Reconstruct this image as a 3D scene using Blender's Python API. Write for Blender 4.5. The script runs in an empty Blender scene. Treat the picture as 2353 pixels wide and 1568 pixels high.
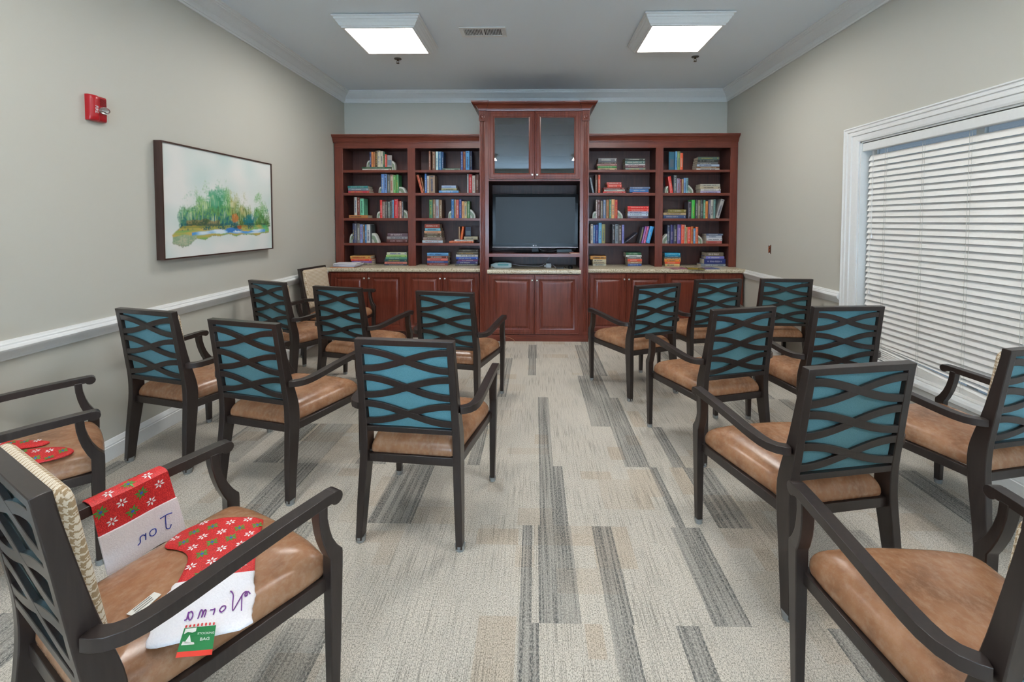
import bpy, math, random
import numpy as np
from mathutils import Vector, Matrix, noise
S = bpy.context.scene
COL = S.collection

# ------------------------------------------------------------------ camera, light, exposure
def make_camera():
    f, p, yw, ro, cx, cy = 1023.1, .0373, -.0199, -.0013, 1210.12, 546.04
    W, Hh = 2353.0, 1568.0
    Ry = Matrix(((math.cos(yw), -math.sin(yw), 0), (math.sin(yw), math.cos(yw), 0), (0, 0, 1)))
    Rp = Matrix(((1, 0, 0), (0, math.cos(p), -math.sin(p)), (0, math.sin(p), math.cos(p))))
    Rr = Matrix(((math.cos(ro), 0, -math.sin(ro)), (0, 1, 0), (math.sin(ro), 0, math.cos(ro))))
    M = Rr @ Rp @ Ry                      # rows: right, forward, up
    r, fw, up = M[0], M[1], M[2]
    cd = bpy.data.cameras.new('camera')
    cd.sensor_width = 36
    cd.lens = 36 * f / W
    cd.shift_x = (W / 2 - cx) / W
    cd.shift_y = (cy - Hh / 2) / W
    cd.clip_start = .02
    co = bpy.data.objects.new('camera', cd)
    COL.objects.link(co)
    co.matrix_world = Matrix(((r[0], up[0], -fw[0], 0), (r[1], up[1], -fw[1], 0), (r[2], up[2], -fw[2], 1.5), (0, 0, 0, 1)))
    S.camera = co
make_camera()

S.view_settings.view_transform = 'Standard'
S.view_settings.look = 'None'
S.view_settings.gamma = 1
S.view_settings.use_curve_mapping = False
S.view_settings.exposure = EXPOSURE = 0.95
S.cycles.use_denoising = True
S.cycles.max_bounces = 8
S.cycles.diffuse_bounces = 5
S.cycles.sample_clamp_indirect = 6

LAMP_POWER = 15.0        # emission strength of the ceiling light diffusers
SKY = .16                # daylight outside the windows
w = bpy.data.worlds.new('daylight')
S.world = w
w.use_nodes = True
w.node_tree.nodes['Background'].inputs[0].default_value = (.62, .80, 1.0, 1)
w.node_tree.nodes['Background'].inputs[1].default_value = SKY

def area(name, loc, rot, sx, sy, power, col):
    l = bpy.data.lights.new(name, 'AREA')
    l.shape = 'RECTANGLE'; l.size = sx; l.size_y = sy; l.energy = power; l.color = col
    o = bpy.data.objects.new(name, l)
    o.location = loc; o.rotation_euler = rot
    COL.objects.link(o)
    return o
# daylight through the arched window behind the camera
area('window_daylight', (0, -4.85, 1.0), (math.radians(102), 0, 0), 4.0, 1.8, 260, (.56, .78, 1.0))

# room constants (metres, camera at 0,0,1.5 looking along +y)
XL, XR, YB, YF, ZC = -2.671, 2.627, 6.22, -4.5, 3.285

# ------------------------------------------------------------------ materials
def srgb(r, g, b):
    f = lambda c: (c / 12.92 if c <= .04045 else ((c + .055) / 1.055) ** 2.4)
    return (f(r / 255), f(g / 255), f(b / 255), 1)
class NT:
    def __init__(s, name, rough=.5, spec=.5, metal=0):
        s.m = bpy.data.materials.new(name); s.m.use_nodes = True
        s.t = s.m.node_tree; s.b = s.t.nodes['Principled BSDF']
        s.b.inputs['Roughness'].default_value = rough
        s.b.inputs['Specular IOR Level'].default_value = spec
        s.b.inputs['Metallic'].default_value = metal
    def n(s, ty, **kw):
        x = s.t.nodes.new(ty)
        for k, v in kw.items():
            if k.startswith('i_'):
                key = k[2:]
                key = int(key) if key.isdigit() else key
                x.inputs[key].default_value = v
            else: setattr(x, k, v)
        return x
    def l(s, a, b): s.t.links.new(a, b)
    def coord(s, kind='Object', scale=(1, 1, 1)):
        c = s.n('ShaderNodeTexCoord'); m = s.n('ShaderNodeMapping')
        m.inputs['Scale'].default_value = scale
        s.l(c.outputs[kind], m.inputs['Vector'])
        return m.outputs[0]
    def noise(s, vec, scale, detail=3, rough=.5):
        x = s.n('ShaderNodeTexNoise'); x.inputs['Scale'].default_value = scale
        x.inputs['Detail'].default_value = detail; x.inputs['Roughness'].default_value = rough
        s.l(vec, x.inputs['Vector']); return x.outputs[0]
    def ramp(s, fac, stops, interp='LINEAR'):
        r = s.n('ShaderNodeValToRGB'); r.color_ramp.interpolation = interp
        e = r.color_ramp.elements
        while len(e) < len(stops): e.new(.5)
        for i, (p, c) in enumerate(stops): e[i].position = p; e[i].color = c
        s.l(fac, r.inputs[0]); return r.outputs[0]
    def mix(s, fac, a, b, mode='MIX'):
        x = s.n('ShaderNodeMix', data_type='RGBA', blend_type=mode)
        for sock, v in ((x.inputs[0], fac), (x.inputs[6], a), (x.inputs[7], b)):
            if isinstance(v, (int, float, tuple)): sock.default_value = v
            else: s.l(v, sock)
        return x.outputs[2]
    def math(s, op, a, b=None, clamp=False):
        x = s.n('ShaderNodeMath', operation=op, use_clamp=clamp)
        for i, v in enumerate((a, b)):
            if v is None: continue
            if isinstance(v, (int, float)): x.inputs[i].default_value = v
            else: s.l(v, x.inputs[i])
        return x.outputs[0]
    def bump(s, h, dist=.001, strength=1):
        x = s.n('ShaderNodeBump'); x.inputs['Distance'].default_value = dist; x.inputs['Strength'].default_value = strength
        s.l(h, x.inputs['Height']); s.l(x.outputs[0], s.b.inputs['Normal'])
    def col(s, c):
        if isinstance(c, tuple): s.b.inputs['Base Color'].default_value = c
        else: s.l(c, s.b.inputs['Base Color'])
        return s.m
_pc = {}
def plain(rgb, rough=.6, spec=.4, metal=0, name=None):
    k = (rgb, rough, spec, metal)
    if k in _pc: return _pc[k]
    t = NT(name or 'paint_%d_%d_%d' % rgb, rough, spec, metal)
    v = t.coord(); f = t.noise(v, 60, 2)
    c = srgb(*rgb)
    _pc[k] = t.col(t.mix(f, tuple(x * .92 for x in c[:3]) + (1,), c))
    return _pc[k]
def wall_mat(rgb, name, rough=.55):
    t = NT(name, rough, .35); v = t.coord(); f = t.noise(v, 260, 2)
    t.bump(f, .0006, .35); f2 = t.noise(v, .8, 2); c = srgb(*rgb)
    return t.col(t.mix(f2, tuple(x * .97 for x in c[:3]) + (1,), c))
def wood(name, c1, c2, c3, rough=.3, scale=1, axis='z', coat=.2, vary=1.0):
    t = NT(name, rough, .5)
    sc = {'z': (14, 14, 1.1), 'x': (1.1, 14, 14)}[axis]
    v = t.coord('Object', tuple(a * scale for a in sc))
    a = t.noise(v, 3.0, 6, .6); b = t.noise(t.coord('Object', (2.2, 2.2, 1.2)), 1.8, 3)
    cc = t.ramp(a, [(.3, srgb(*c1)), (.52, srgb(*c2)), (.75, srgb(*c3))])
    cc = t.mix(t.ramp(b, [(.35, (0, 0, 0, 1)), (.7, (.5 * vary,) * 3 + (1,))]), cc, srgb(*c3))
    t.b.inputs['Coat Weight'].default_value = coat; t.b.inputs['Coat Roughness'].default_value = .2
    return t.col(cc)
M = {}
M['wall'] = wall_mat((190, 188, 178), 'greige_wall_paint')
M['ceiling'] = wall_mat((224, 232, 238), 'ceiling_paint', .8)
M['trim'] = plain((226, 228, 227), .35, .5, name='white_trim_paint')
M['cherry'] = wood('cherry_wood', (82, 35, 26), (103, 46, 33), (122, 58, 42), .26)
M['cherry_x'] = wood('cherry_wood_horizontal', (82, 35, 26), (103, 46, 33), (122, 58, 42), .26, axis='x')
M['cherry_shaded'] = wood('cherry_wood_shaded_interior', (52, 28, 24), (74, 40, 34), (92, 54, 46), .45, coat=0)  # same cherry, with the shade of interiors and toe kicks painted into its colour
M['chairwood'] = wood('espresso_chair_wood', (33, 26, 25), (40, 33, 31), (50, 41, 38), .30, scale=2, coat=.12)
M['knob'] = plain((205, 200, 192), .22, .6, .9, 'brushed_nickel')
M['black'] = plain((16, 16, 17), .35, .5, name='black_plastic')
M['white'] = plain((222, 222, 222), .5, .4, name='white_plastic')
def leather():
    t = NT('brown_leather', .27, .5); v = t.coord('Object')
    a = t.noise(v, 9, 6, .62); b = t.noise(t.coord('Object', (1, 2.6, 1)), 16, 5, .7); g = t.noise(v, 260, 3)
    c = t.ramp(a, [(.30, srgb(126, 88, 62)), (.5, srgb(150, 107, 77)), (.72, srgb(168, 125, 93))])
    d = t.noise(t.coord('Object', (1.6, 1, 1)), 34, 4, .7)
    c = t.mix(t.ramp(d, [(.45, (0, 0, 0, 1)), (.75, (.35, .35, .35, 1))]), c, srgb(196, 162, 136))
    pass
    t.bump(g, .0004, .4); return t.col(c)
M['leather'] = leather()
def teal():
    t = NT('teal_woven_fabric', .85, .2); v = t.coord('Object', (420, 420, 420)); 
    a = t.noise(v, 1, 2); b = t.noise(t.coord('Object', (600, 600, 90)), 1, 2)
    c = t.mix(a, srgb(56, 108, 118), srgb(118, 168, 176)); c = t.mix(t.math('MULTIPLY', b, .5), c, srgb(76, 128, 140))
    t.b.inputs['Sheen Weight'].default_value = .3
    t.bump(a, .0006, .5); return t.col(c)
M['teal'] = teal()
def houndstooth():
    t = NT('tan_houndstooth_fabric', .85, .2)
    c = t.n('ShaderNodeTexCoord'); s = t.n('ShaderNodeSeparateXYZ'); t.l(c.outputs['Object'], s.inputs[0])
    p = .0019
    i = t.math('FLOOR', t.math('DIVIDE', t.math('ADD', t.math('ADD', s.outputs[0], s.outputs[1]), 10), p)); 
    zz = s.outputs[2]
    j = t.math('FLOOR', t.math('DIVIDE', t.math('ADD', zz, 10), p))
    a = t.math('LESS_THAN', t.math('MODULO', i, 8), 3.5); b = t.math('LESS_THAN', t.math('MODULO', j, 8), 3.5)
    k = t.math('LESS_THAN', t.math('MODULO', t.math('ADD', i, j), 4), 1.5)
    val = t.math('ADD', t.math('MULTIPLY', k, a), t.math('MULTIPLY', t.math('SUBTRACT', 1, k), b))
    v = t.coord('Object'); n = t.noise(v, 500, 2)
    cc = t.mix(val, srgb(222, 212, 194), srgb(158, 134, 102))
    t.bump(n, .0008, .6); return t.col(t.mix(t.math('MULTIPLY', n, .3), cc, srgb(190, 175, 150)))
M['hound'] = houndstooth()
def glide():
    t = NT('clear_plastic_glide', .15, .5); t.b.inputs['Transmission Weight'].default_value = .6
    return t.col(srgb(200, 205, 205))
M['glide'] = glide()
def granite():
    t = NT('speckled_granite', .12, .5); v = t.coord()
    a = t.noise(v, 70, 4, .7); b = t.noise(v, 26, 4, .6); d = t.noise(v, 150, 2)
    c = t.ramp(a, [(.34, srgb(120, 106, 88)), (.46, srgb(190, 178, 152)), (.6, srgb(214, 206, 184)), (.72, srgb(168, 146, 112))])
    c = t.mix(t.ramp(b, [(.5, (0, 0, 0, 1)), (.66, (.7, .7, .7, 1))]), c, srgb(196, 186, 164))
    c = t.mix(t.ramp(d, [(.66, (0, 0, 0, 1)), (.7, (1, 1, 1, 1))]), c, srgb(96, 88, 78))
    return t.col(c)
M['granite'] = granite()
def glass(name, tint=(.9, .95, .97, 1), rough=.0):
    t = NT(name, rough, .5); t.b.inputs['Transmission Weight'].default_value = 1; t.b.inputs['IOR'].default_value = 1.45
    return t.col(tint)
M['glass'] = glass('cabinet_glass', (.42, .46, .50, 1)); M['glass'].node_tree.nodes['Principled BSDF'].inputs['IOR'].default_value = 2.3
M['winglass'] = glass('window_glass')
M['lens'] = glass('clear_strobe_lens', (.95, .97, 1, 1), .05)
def emis(name, col, st):
    t = NT(name); t.b.inputs['Emission Color'].default_value = col; t.b.inputs['Emission Strength'].default_value = st
    return t.col((.9, .9, .9, 1))
M['diffuser'] = emis('lit_lamp_diffuser', (1.0, .97, .935, 1), LAMP_POWER)
def page_mat():
    t = NT('paper_page_block', .8, .2); v = t.coord('Object', (1, 1, 1)); a = t.noise(v, 300, 2)
    return t.col(t.mix(a, srgb(186, 176, 152), srgb(214, 206, 186)))
M['pages'] = page_mat()
def carpet():
    t = NT('patterned_loop_carpet', .95, .1)
    v = t.coord('Object')
    def attr(n):
        a = t.n('ShaderNodeAttribute'); a.attribute_name = n; return a.outputs['Fac']
    dk, tn, ed = attr('dark'), attr('tan'), attr('edge')
    loop = t.noise(t.coord('Object', (1, .55, 1)), 290, 2, .6)
    loop2 = t.noise(t.coord('Object', (1, .6, 1)), 170, 2, .6)
    streak = t.noise(t.coord('Object', (85, 1.1, 1)), 1, 2, .5)
    fine = t.noise(t.coord('Object', (190, 4, 1)), 1, 2, .6)
    big = t.noise(t.coord('Object', (1, 1, 1)), 1.7, 3)
    base = t.mix(big, srgb(186, 180, 170), srgb(212, 204, 190))
    base = t.mix(t.math('MULTIPLY', tn, .42), base, srgb(182, 160, 134))
    yarn = t.ramp(loop, [(.38, (.52, .52, .51, 1)), (.5, (.95, .95, .95, 1)), (.62, (1.16, 1.16, 1.16, 1))])
    base = t.mix(1.0, base, yarn, 'MULTIPLY')
    fs = t.ramp(fine, [(.36, (.62, .62, .62, 1)), (.50, (1, 1, 1, 1))])
    base = t.mix(t.ramp(t.noise(t.coord('Object', (3.1, 1.9, 1)), 1, 1), [(.35, (.25, .25, .25, 1)), (.65, (1, 1, 1, 1))]), base, fs, 'MULTIPLY')
    base = t.mix(t.math('MULTIPLY', dk, .28), base, srgb(120, 122, 122))
    line = t.ramp(streak, [(.40, (1, 1, 1, 1)), (.56, (.26, .26, .26, 1))])
    lp = t.ramp(loop2, [(.42, (1.0, 1.0, 1.0, 1)), (.58, (.34, .34, .34, 1))])
    fac = t.math('MULTIPLY', t.math('MAXIMUM', t.math('MULTIPLY', dk, line), t.math('MULTIPLY', ed, .95)), lp, True)
    c = t.mix(t.math("MULTIPLY", fac, .82), base, srgb(66, 71, 73))
    h = t.math('ADD', loop, t.math('MULTIPLY', loop2, .5))
    t.bump(h, .003, .6)
    return t.col(c)
M['carpet'] = carpet()

# ------------------------------------------------------------------ mesh helpers
class MB:
    def __init__(s): s.v = []; s.f = []; s.mi = []; s.cur = 0
    def add(s, vs, fs):
        o = len(s.v); s.v += [tuple(v) for v in vs]; s.f += [tuple(i + o for i in f) for f in fs]
        s.mi += [s.cur] * len(fs); return s
    def box(s, x0, x1, y0, y1, z0, z1):
        return s.add([(x0, y0, z0), (x1, y0, z0), (x1, y1, z0), (x0, y1, z0), (x0, y0, z1), (x1, y0, z1), (x1, y1, z1), (x0, y1, z1)],
                     [(0, 3, 2, 1), (4, 5, 6, 7), (0, 1, 5, 4), (1, 2, 6, 5), (2, 3, 7, 6), (3, 0, 4, 7)])
    def loft(s, rings, cap=True, closed=True):
        n = len(rings[0]); vs = [p for r in rings for p in r]; fs = []
        for k in range(len(rings) - 1):
            for i in range(n if closed else n - 1):
                j = (i + 1) % n
                fs.append((k * n + i, k * n + j, (k + 1) * n + j, (k + 1) * n + i))
        if cap: fs.append(tuple(range(n - 1, -1, -1))); fs.append(tuple((len(rings) - 1) * n + i for i in range(n)))
        return s.add(vs, fs)
    def prism(s, poly, axis, a, b):
        """poly 2D extruded along axis from a to b; axis x: poly=(y,z); y: (x,z); z: (x,y)"""
        P = {'x': lambda p, t: (t, p[0], p[1]), 'y': lambda p, t: (p[0], t, p[1]), 'z': lambda p, t: (p[0], p[1], t)}[axis]
        return s.loft([[P(p, a) for p in poly], [P(p, b) for p in poly]])
    def tube(s, pts, r, n=8, cap=True):
        rings = []; pts = [Vector(p) for p in pts]
        for i, p in enumerate(pts):
            d = (pts[min(i + 1, len(pts) - 1)] - pts[max(i - 1, 0)]).normalized()
            u = d.cross(Vector((0, 0, 1)));
            if u.length < .05: u = d.cross(Vector((1, 0, 0)))
            u.normalize(); w_ = u.cross(d)
            rr = r[i] if isinstance(r, (list, tuple)) else r
            rings.append([p + u * rr * math.cos(a) + w_ * rr * math.sin(a) for a in [2 * math.pi * k / n for k in range(n)]])
        return s.loft(rings, cap)
    def lathe(s, prof, n=20, c=(0, 0, 0), axis='z'):
        rings = []
        for r, h in prof:
            ring = []
            for k in range(n):
                a = 2 * math.pi * k / n; q = (r * math.cos(a), r * math.sin(a), h)
                if axis == 'y': q = (q[0], q[2], q[1])
                if axis == 'x': q = (q[2], q[0], q[1])
                ring.append((q[0] + c[0], q[1] + c[1], q[2] + c[2]))
            rings.append(ring)
        return s.loft(rings)
    def build(s, name, mat, parent=None, bevel=0, smooth=False, seg=2):
        me = bpy.data.meshes.new(name); me.from_pydata(s.v, [], s.f)
        for m in (mat if isinstance(mat, (list, tuple)) else [mat]): me.materials.append(m)
        if isinstance(mat, (list, tuple)): me.polygons.foreach_set('material_index', s.mi)
        me.update()
        import bmesh
        bm = bmesh.new(); bm.from_mesh(me); bmesh.ops.recalc_face_normals(bm, faces=bm.faces); bm.to_mesh(me); bm.free()
        if smooth:
            me.polygons.foreach_set('use_smooth', [True] * len(me.polygons))
            me.set_sharp_from_angle(angle=math.radians(smooth if smooth is not True else 40))
        o = bpy.data.objects.new(name, me); COL.objects.link(o)
        if parent: o.parent = parent
        if bevel:
            b = o.modifiers.new('bevel', 'BEVEL'); b.width = bevel; b.segments = seg; b.limit_method = 'ANGLE'; b.angle_limit = math.radians(38)
            b.harden_normals = False
            me.polygons.foreach_set('use_smooth', [True] * len(me.polygons)); me.set_sharp_from_angle(angle=math.radians(50))
        return o
def box(name, x0, x1, y0, y1, z0, z1, mat, parent=None, bevel=0):
    return MB().box(x0, x1, y0, y1, z0, z1).build(name, mat, parent, bevel)
def tag(o, label=None, cat=None, group=None, kind=None):
    if label: o['label'] = label
    if cat: o['category'] = cat
    if group: o['group'] = group
    if kind: o['kind'] = kind
    return o
def thing(name, label, cat, loc=(0, 0, 0), rz=0, group=None):
    o = bpy.data.objects.new(name, None); COL.objects.link(o)
    o.empty_display_size = .05
    o.location = loc; o.rotation_euler = (0, 0, rz)
    return tag(o, label, cat, group)
def structure(o): o['kind'] = 'structure'; return o
def copy_tree(o, parent=None, kids={}):
    c = o.copy(); COL.objects.link(c)
    if parent: c.parent = parent
    for ch in list(o.children): copy_tree(ch, c)
    return c
def text_mesh(name, txt, size, mat, parent, matrix, depth=.0004, align='CENTER'):
    cu = bpy.data.curves.new(name, 'FONT'); cu.body = txt; cu.size = size; cu.align_x = align; cu.align_y = 'CENTER'; cu.extrude = depth
    ob = bpy.data.objects.new(name, cu); COL.objects.link(ob)
    me = bpy.data.meshes.new_from_object(ob)
    bpy.data.objects.remove(ob)
    me.materials.clear(); me.materials.append(mat); me.transform(matrix)
    o = bpy.data.objects.new(name, me); COL.objects.link(o)
    if parent: o.parent = parent
    return o

# books: kind, bay, shelf, x, x, z, z, colour (metres, z above the shelf)
BOOKS = [
  ('H',0,0,-2.321,-1.927,.026,.046,(50,85,60)),
  ('H',0,0,-2.314,-1.927,0,.024,(205,210,195)),
  ('B',0,0,-2.265,-2.203,.046,.142,'L'),
  ('V',0,0,-2.218,-2.192,.046,.247,(40,60,110)),
  ('V',0,0,-2.19,-2.165,.046,.244,(215,130,60)),
  ('V',0,0,-2.164,-2.14,.046,.244,(170,120,70)),
  ('V',0,0,-2.138,-2.11,.046,.265,(80,60,50)),
  ('V',0,0,-2.109,-2.071,.047,.265,(200,190,160)),
  ('V',0,0,-2.07,-2.035,.047,.257,(190,185,165)),
  ('V',0,0,-2.034,-2.012,.047,.248,(60,100,80)),
  ('V',0,0,-2.011,-1.987,.047,.214,(215,80,60)),
  ('F',0,0,-1.984,-1.923,.047,.204,(140,130,125)),
  ('B',0,0,-1.918,-1.871,.047,.135,'R'),
  ('V',1,0,-1.422,-1.398,0,.259,(150,100,80)),
  ('V',1,0,-1.374,-1.335,0,.248,(120,85,65)),
  ('V',1,0,-1.331,-1.298,0,.252,(190,215,215)),
  ('V',1,0,-1.297,-1.251,0,.249,(50,110,150)),
  ('V',1,0,-1.25,-1.225,0,.244,(20,70,120)),
  ('H',1,0,-1.24,-.999,0,.027,(70,100,80)),
  ('V',1,0,-.994,-.966,0,.248,(70,90,150)),
  ('V',1,0,-.964,-.93,0,.248,(120,60,50)),
  ('V',1,0,-.928,-.877,0,.256,(80,150,200)),
  ('V',1,0,-.876,-.843,0,.256,(10,30,70)),
  ('H',0,1,-2.513,-2.243,.07,.097,(60,130,130)),
  ('H',0,1,-2.507,-2.232,.036,.067,(110,130,140)),
  ('H',0,1,-2.508,-2.225,.002,.033,(190,60,80)),
  ('B',0,1,-2.108,-2.066,0,.094,'L'),
  ('V',0,1,-2.061,-2.023,0,.255,(90,130,190)),
  ('V',0,1,-2.022,-1.986,0,.255,(110,140,190)),
  ('V',0,1,-1.982,-1.946,0,.248,(90,95,95)),
  ('V',0,1,-1.943,-1.901,0,.248,(180,160,140)),
  ('V',0,1,-1.9,-1.87,0,.244,(120,180,100)),
  ('V',0,1,-1.867,-1.829,0,.248,(70,140,80)),
  ('B',0,1,-1.828,-1.729,0,.089,'R'),
  ('N',1,1,-1.526,-1.495,-1.592,-1.56,0,.245,(200,110,80)),
  ('N',1,1,-1.494,-1.48,-1.533,-1.514,0,.208,(150,90,50)),
  ('V',1,1,-1.478,-1.451,0,.257,(60,110,180)),
  ('V',1,1,-1.45,-1.423,0,.234,(190,185,175)),
  ('V',1,1,-1.422,-1.342,0,.236,(150,125,100)),
  ('H',1,1,-1.254,-1.059,.07,.102,(150,170,200)),
  ('H',1,1,-1.257,-1.05,.039,.067,(150,150,110)),
  ('H',1,1,-1.289,-1.024,.003,.036,(80,140,190)),
  ('V',1,1,-.911,-.891,0,.251,(180,180,180)),
  ('V',1,1,-.888,-.844,0,.251,(190,50,50)),
  ('V',1,1,-.841,-.801,0,.234,(200,195,185)),
  ('V',1,1,-.797,-.754,0,.251,(90,45,25)),
  ('H',0,2,-2.503,-2.248,.003,.039,(180,120,70)),
  ('V',0,2,-2.43,-2.394,.039,.279,(200,195,180)),
  ('V',0,2,-2.389,-2.356,.039,.279,(130,60,50)),
  ('V',0,2,-2.352,-2.303,.039,.261,(110,190,150)),
  ('B',0,2,-2.137,-2.088,0,.096,'L'),
  ('V',0,2,-2.083,-2.053,0,.244,(210,50,45)),
  ('V',0,2,-2.052,-2.015,0,.221,(130,110,100)),
  ('V',0,2,-2.013,-1.982,0,.221,(80,80,75)),
  ('V',0,2,-1.978,-1.95,0,.221,(110,120,115)),
  ('V',0,2,-1.947,-1.923,0,.24,(70,70,70)),
  ('V',0,2,-1.92,-1.895,0,.244,(90,130,160)),
  ('V',0,2,-1.892,-1.842,0,.255,(190,30,40)),
  ('V',0,2,-1.84,-1.818,0,.224,(140,50,40)),
  ('V',0,2,-1.817,-1.793,0,.224,(210,150,130)),
  ('V',0,2,-1.79,-1.767,0,.224,(80,80,80)),
  ('B',0,2,-1.765,-1.713,0,.112,'R'),
  ('V',1,2,-1.422,-1.375,0,.249,(70,120,80)),
  ('V',1,2,-1.371,-1.336,0,.249,(130,100,75)),
  ('V',1,2,-1.333,-1.291,0,.249,(150,160,170)),
  ('V',1,2,-1.29,-1.25,0,.245,(130,100,70)),
  ('B',1,2,-1.172,-1.126,0,.106,'L'),
  ('V',1,2,-1.123,-1.088,0,.253,(50,110,170)),
  ('V',1,2,-1.085,-1.06,0,.249,(150,120,100)),
  ('V',1,2,-1.059,-1.023,0,.246,(190,90,80)),
  ('V',1,2,-1.021,-.987,0,.25,(60,70,140)),
  ('V',1,2,-.985,-.953,0,.225,(210,160,110)),
  ('V',1,2,-.95,-.915,0,.222,(200,185,140)),
  ('V',1,2,-.912,-.876,0,.225,(90,140,90)),
  ('B',1,2,-.874,-.804,0,.114,'R'),
  ('B',0,3,-2.508,-2.463,0,.128,'L'),
  ('V',0,3,-2.459,-2.43,0,.258,(50,55,90)),
  ('V',0,3,-2.429,-2.402,0,.258,(90,90,110)),
  ('V',0,3,-2.399,-2.359,0,.258,(120,115,110)),
  ('V',0,3,-2.356,-2.32,0,.249,(120,140,190)),
  ('V',0,3,-2.317,-2.292,0,.246,(110,90,80)),
  ('V',0,3,-2.29,-2.268,0,.243,(70,130,180)),
  ('V',0,3,-2.266,-2.218,0,.249,(190,190,190)),
  ('V',0,3,-2.216,-2.204,0,.238,(70,75,75)),
  ('B',0,3,-2.202,-2.109,0,.129,'R'),
  ('H',0,3,-1.983,-1.708,.086,.128,(100,80,90)),
  ('H',0,3,-1.994,-1.713,.05,.083,(150,145,145)),
  ('H',0,3,-1.996,-1.713,.001,.047,(90,50,45)),
  ('H',1,3,-1.483,-1.281,.2,.253,(150,60,45)),
  ('H',1,3,-1.48,-1.272,.162,.197,(110,170,190)),
  ('H',1,3,-1.491,-1.261,.131,.159,(200,150,120)),
  ('H',1,3,-1.488,-1.253,.108,.128,(90,80,60)),
  ('H',1,3,-1.491,-1.253,.075,.104,(100,85,70)),
  ('H',1,3,-1.504,-1.246,.036,.072,(150,130,120)),
  ('H',1,3,-1.517,-1.241,.001,.032,(180,195,205)),
  ('H',1,3,-1.157,-.828,0,.025,(220,120,80)),
  ('H',1,3,-1.085,-.828,.026,.042,(205,200,185)),
  ('H',1,3,-.956,-.772,.044,.084,(170,160,130)),
  ('V',1,3,-1.029,-1.009,.042,.216,(150,120,100)),
  ('N',1,3,-1.006,-.977,-.981,-.946,.042,.218,(215,90,50)),
  ('F',1,3,-.943,-.865,.084,.212,(50,60,80)),
  ('H',0,4,-2.491,-2.218,.088,.126,(200,150,80)),
  ('H',0,4,-2.487,-2.206,.06,.085,(215,80,50)),
  ('H',0,4,-2.476,-2.203,.033,.058,(130,90,160)),
  ('H',0,4,-2.469,-2.206,.002,.03,(150,140,120)),
  ('H',0,4,-1.997,-1.729,.142,.175,(190,195,170)),
  ('H',0,4,-2.006,-1.726,.113,.139,(150,190,110)),
  ('H',0,4,-2.013,-1.726,.084,.109,(80,140,120)),
  ('H',0,4,-2.029,-1.727,.051,.082,(40,80,85)),
  ('H',0,4,-2.029,-1.727,.019,.048,(200,120,105)),
  ('H',0,4,-2.031,-1.727,0,.016,(45,60,85)),
  ('H',1,4,-1.454,-1.168,.133,.169,(90,150,200)),
  ('H',1,4,-1.454,-1.169,.097,.13,(110,60,50)),
  ('H',1,4,-1.451,-1.177,.066,.094,(215,110,100)),
  ('H',1,4,-1.455,-1.172,.034,.063,(60,80,140)),
  ('H',1,4,-1.455,-1.177,0,.031,(130,60,55)),
  ('H',1,4,-1.027,-.766,.186,.216,(70,65,55)),
  ('H',1,4,-1.054,-.769,.149,.183,(90,85,70)),
  ('H',1,4,-1.064,-.769,.118,.146,(200,200,200)),
  ('H',1,4,-1.064,-.765,.085,.114,(50,90,180)),
  ('H',1,4,-1.036,-.77,.06,.082,(110,60,110)),
  ('H',1,4,-1.059,-.773,.025,.057,(60,60,120)),
  ('H',1,4,-1.077,-.778,0,.022,(80,85,85)),
  ('H',2,0,.826,1.068,.109,.159,(100,100,105)),
  ('H',2,0,.82,1.069,.088,.107,(60,55,50)),
  ('H',2,0,.81,1.069,.06,.085,(170,120,110)),
  ('H',2,0,.82,1.069,.03,.057,(60,130,60)),
  ('H',2,0,.823,1.07,.001,.028,(200,170,130)),
  ('H',2,0,1.179,1.445,.125,.156,(50,60,55)),
  ('H',2,0,1.18,1.445,.088,.123,(80,110,105)),
  ('H',2,0,1.183,1.445,.067,.086,(180,180,180)),
  ('H',2,0,1.183,1.446,.036,.064,(110,70,75)),
  ('H',2,0,1.186,1.448,.003,.033,(110,120,115)),
  ('F',3,0,1.757,1.831,0,.241,(60,110,130)),
  ('V',3,0,1.837,1.863,0,.245,(90,150,190)),
  ('V',3,0,1.865,1.901,0,.244,(130,150,90)),
  ('V',3,0,1.905,1.942,0,.227,(225,90,50)),
  ('H',3,0,2.136,2.411,.139,.174,(80,100,90)),
  ('H',3,0,2.131,2.399,.107,.136,(50,55,55)),
  ('H',3,0,2.125,2.397,.078,.104,(115,115,115)),
  ('H',3,0,2.119,2.413,.05,.075,(170,185,205)),
  ('H',3,0,2.117,2.413,.024,.047,(120,85,60)),
  ('H',3,0,2.113,2.414,.002,.022,(205,205,200)),
  ('N',2,1,.753,.779,.711,.734,0,.206,(120,130,140)),
  ('V',2,1,.789,.818,0,.244,(120,90,80)),
  ('V',2,1,.827,.857,0,.244,(220,90,60)),
  ('H',2,1,.939,1.135,.116,.144,(190,80,75)),
  ('H',2,1,.95,1.138,.078,.114,(215,70,50)),
  ('H',2,1,.899,1.174,.053,.075,(120,40,40)),
  ('H',2,1,.906,1.178,.026,.051,(190,180,165)),
  ('H',2,1,.893,1.191,0,.023,(200,50,50)),
  ('H',2,1,1.248,1.513,.057,.083,(95,110,140)),
  ('H',2,1,1.245,1.494,.016,.055,(60,110,170)),
  ('H',2,1,1.283,1.494,0,.014,(210,110,100)),
  ('B',3,1,1.714,1.754,0,.102,'L'),
  ('N',3,1,1.778,1.82,1.743,1.783,0,.221,(215,60,50)),
  ('V',3,1,1.823,1.861,0,.24,(90,100,105)),
  ('V',3,1,1.864,1.903,0,.195,(140,130,150)),
  ('V',3,1,1.906,1.925,0,.189,(130,60,80)),
  ('V',3,1,1.928,1.95,0,.185,(190,150,110)),
  ('V',3,1,1.953,1.982,0,.199,(110,150,190)),
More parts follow.
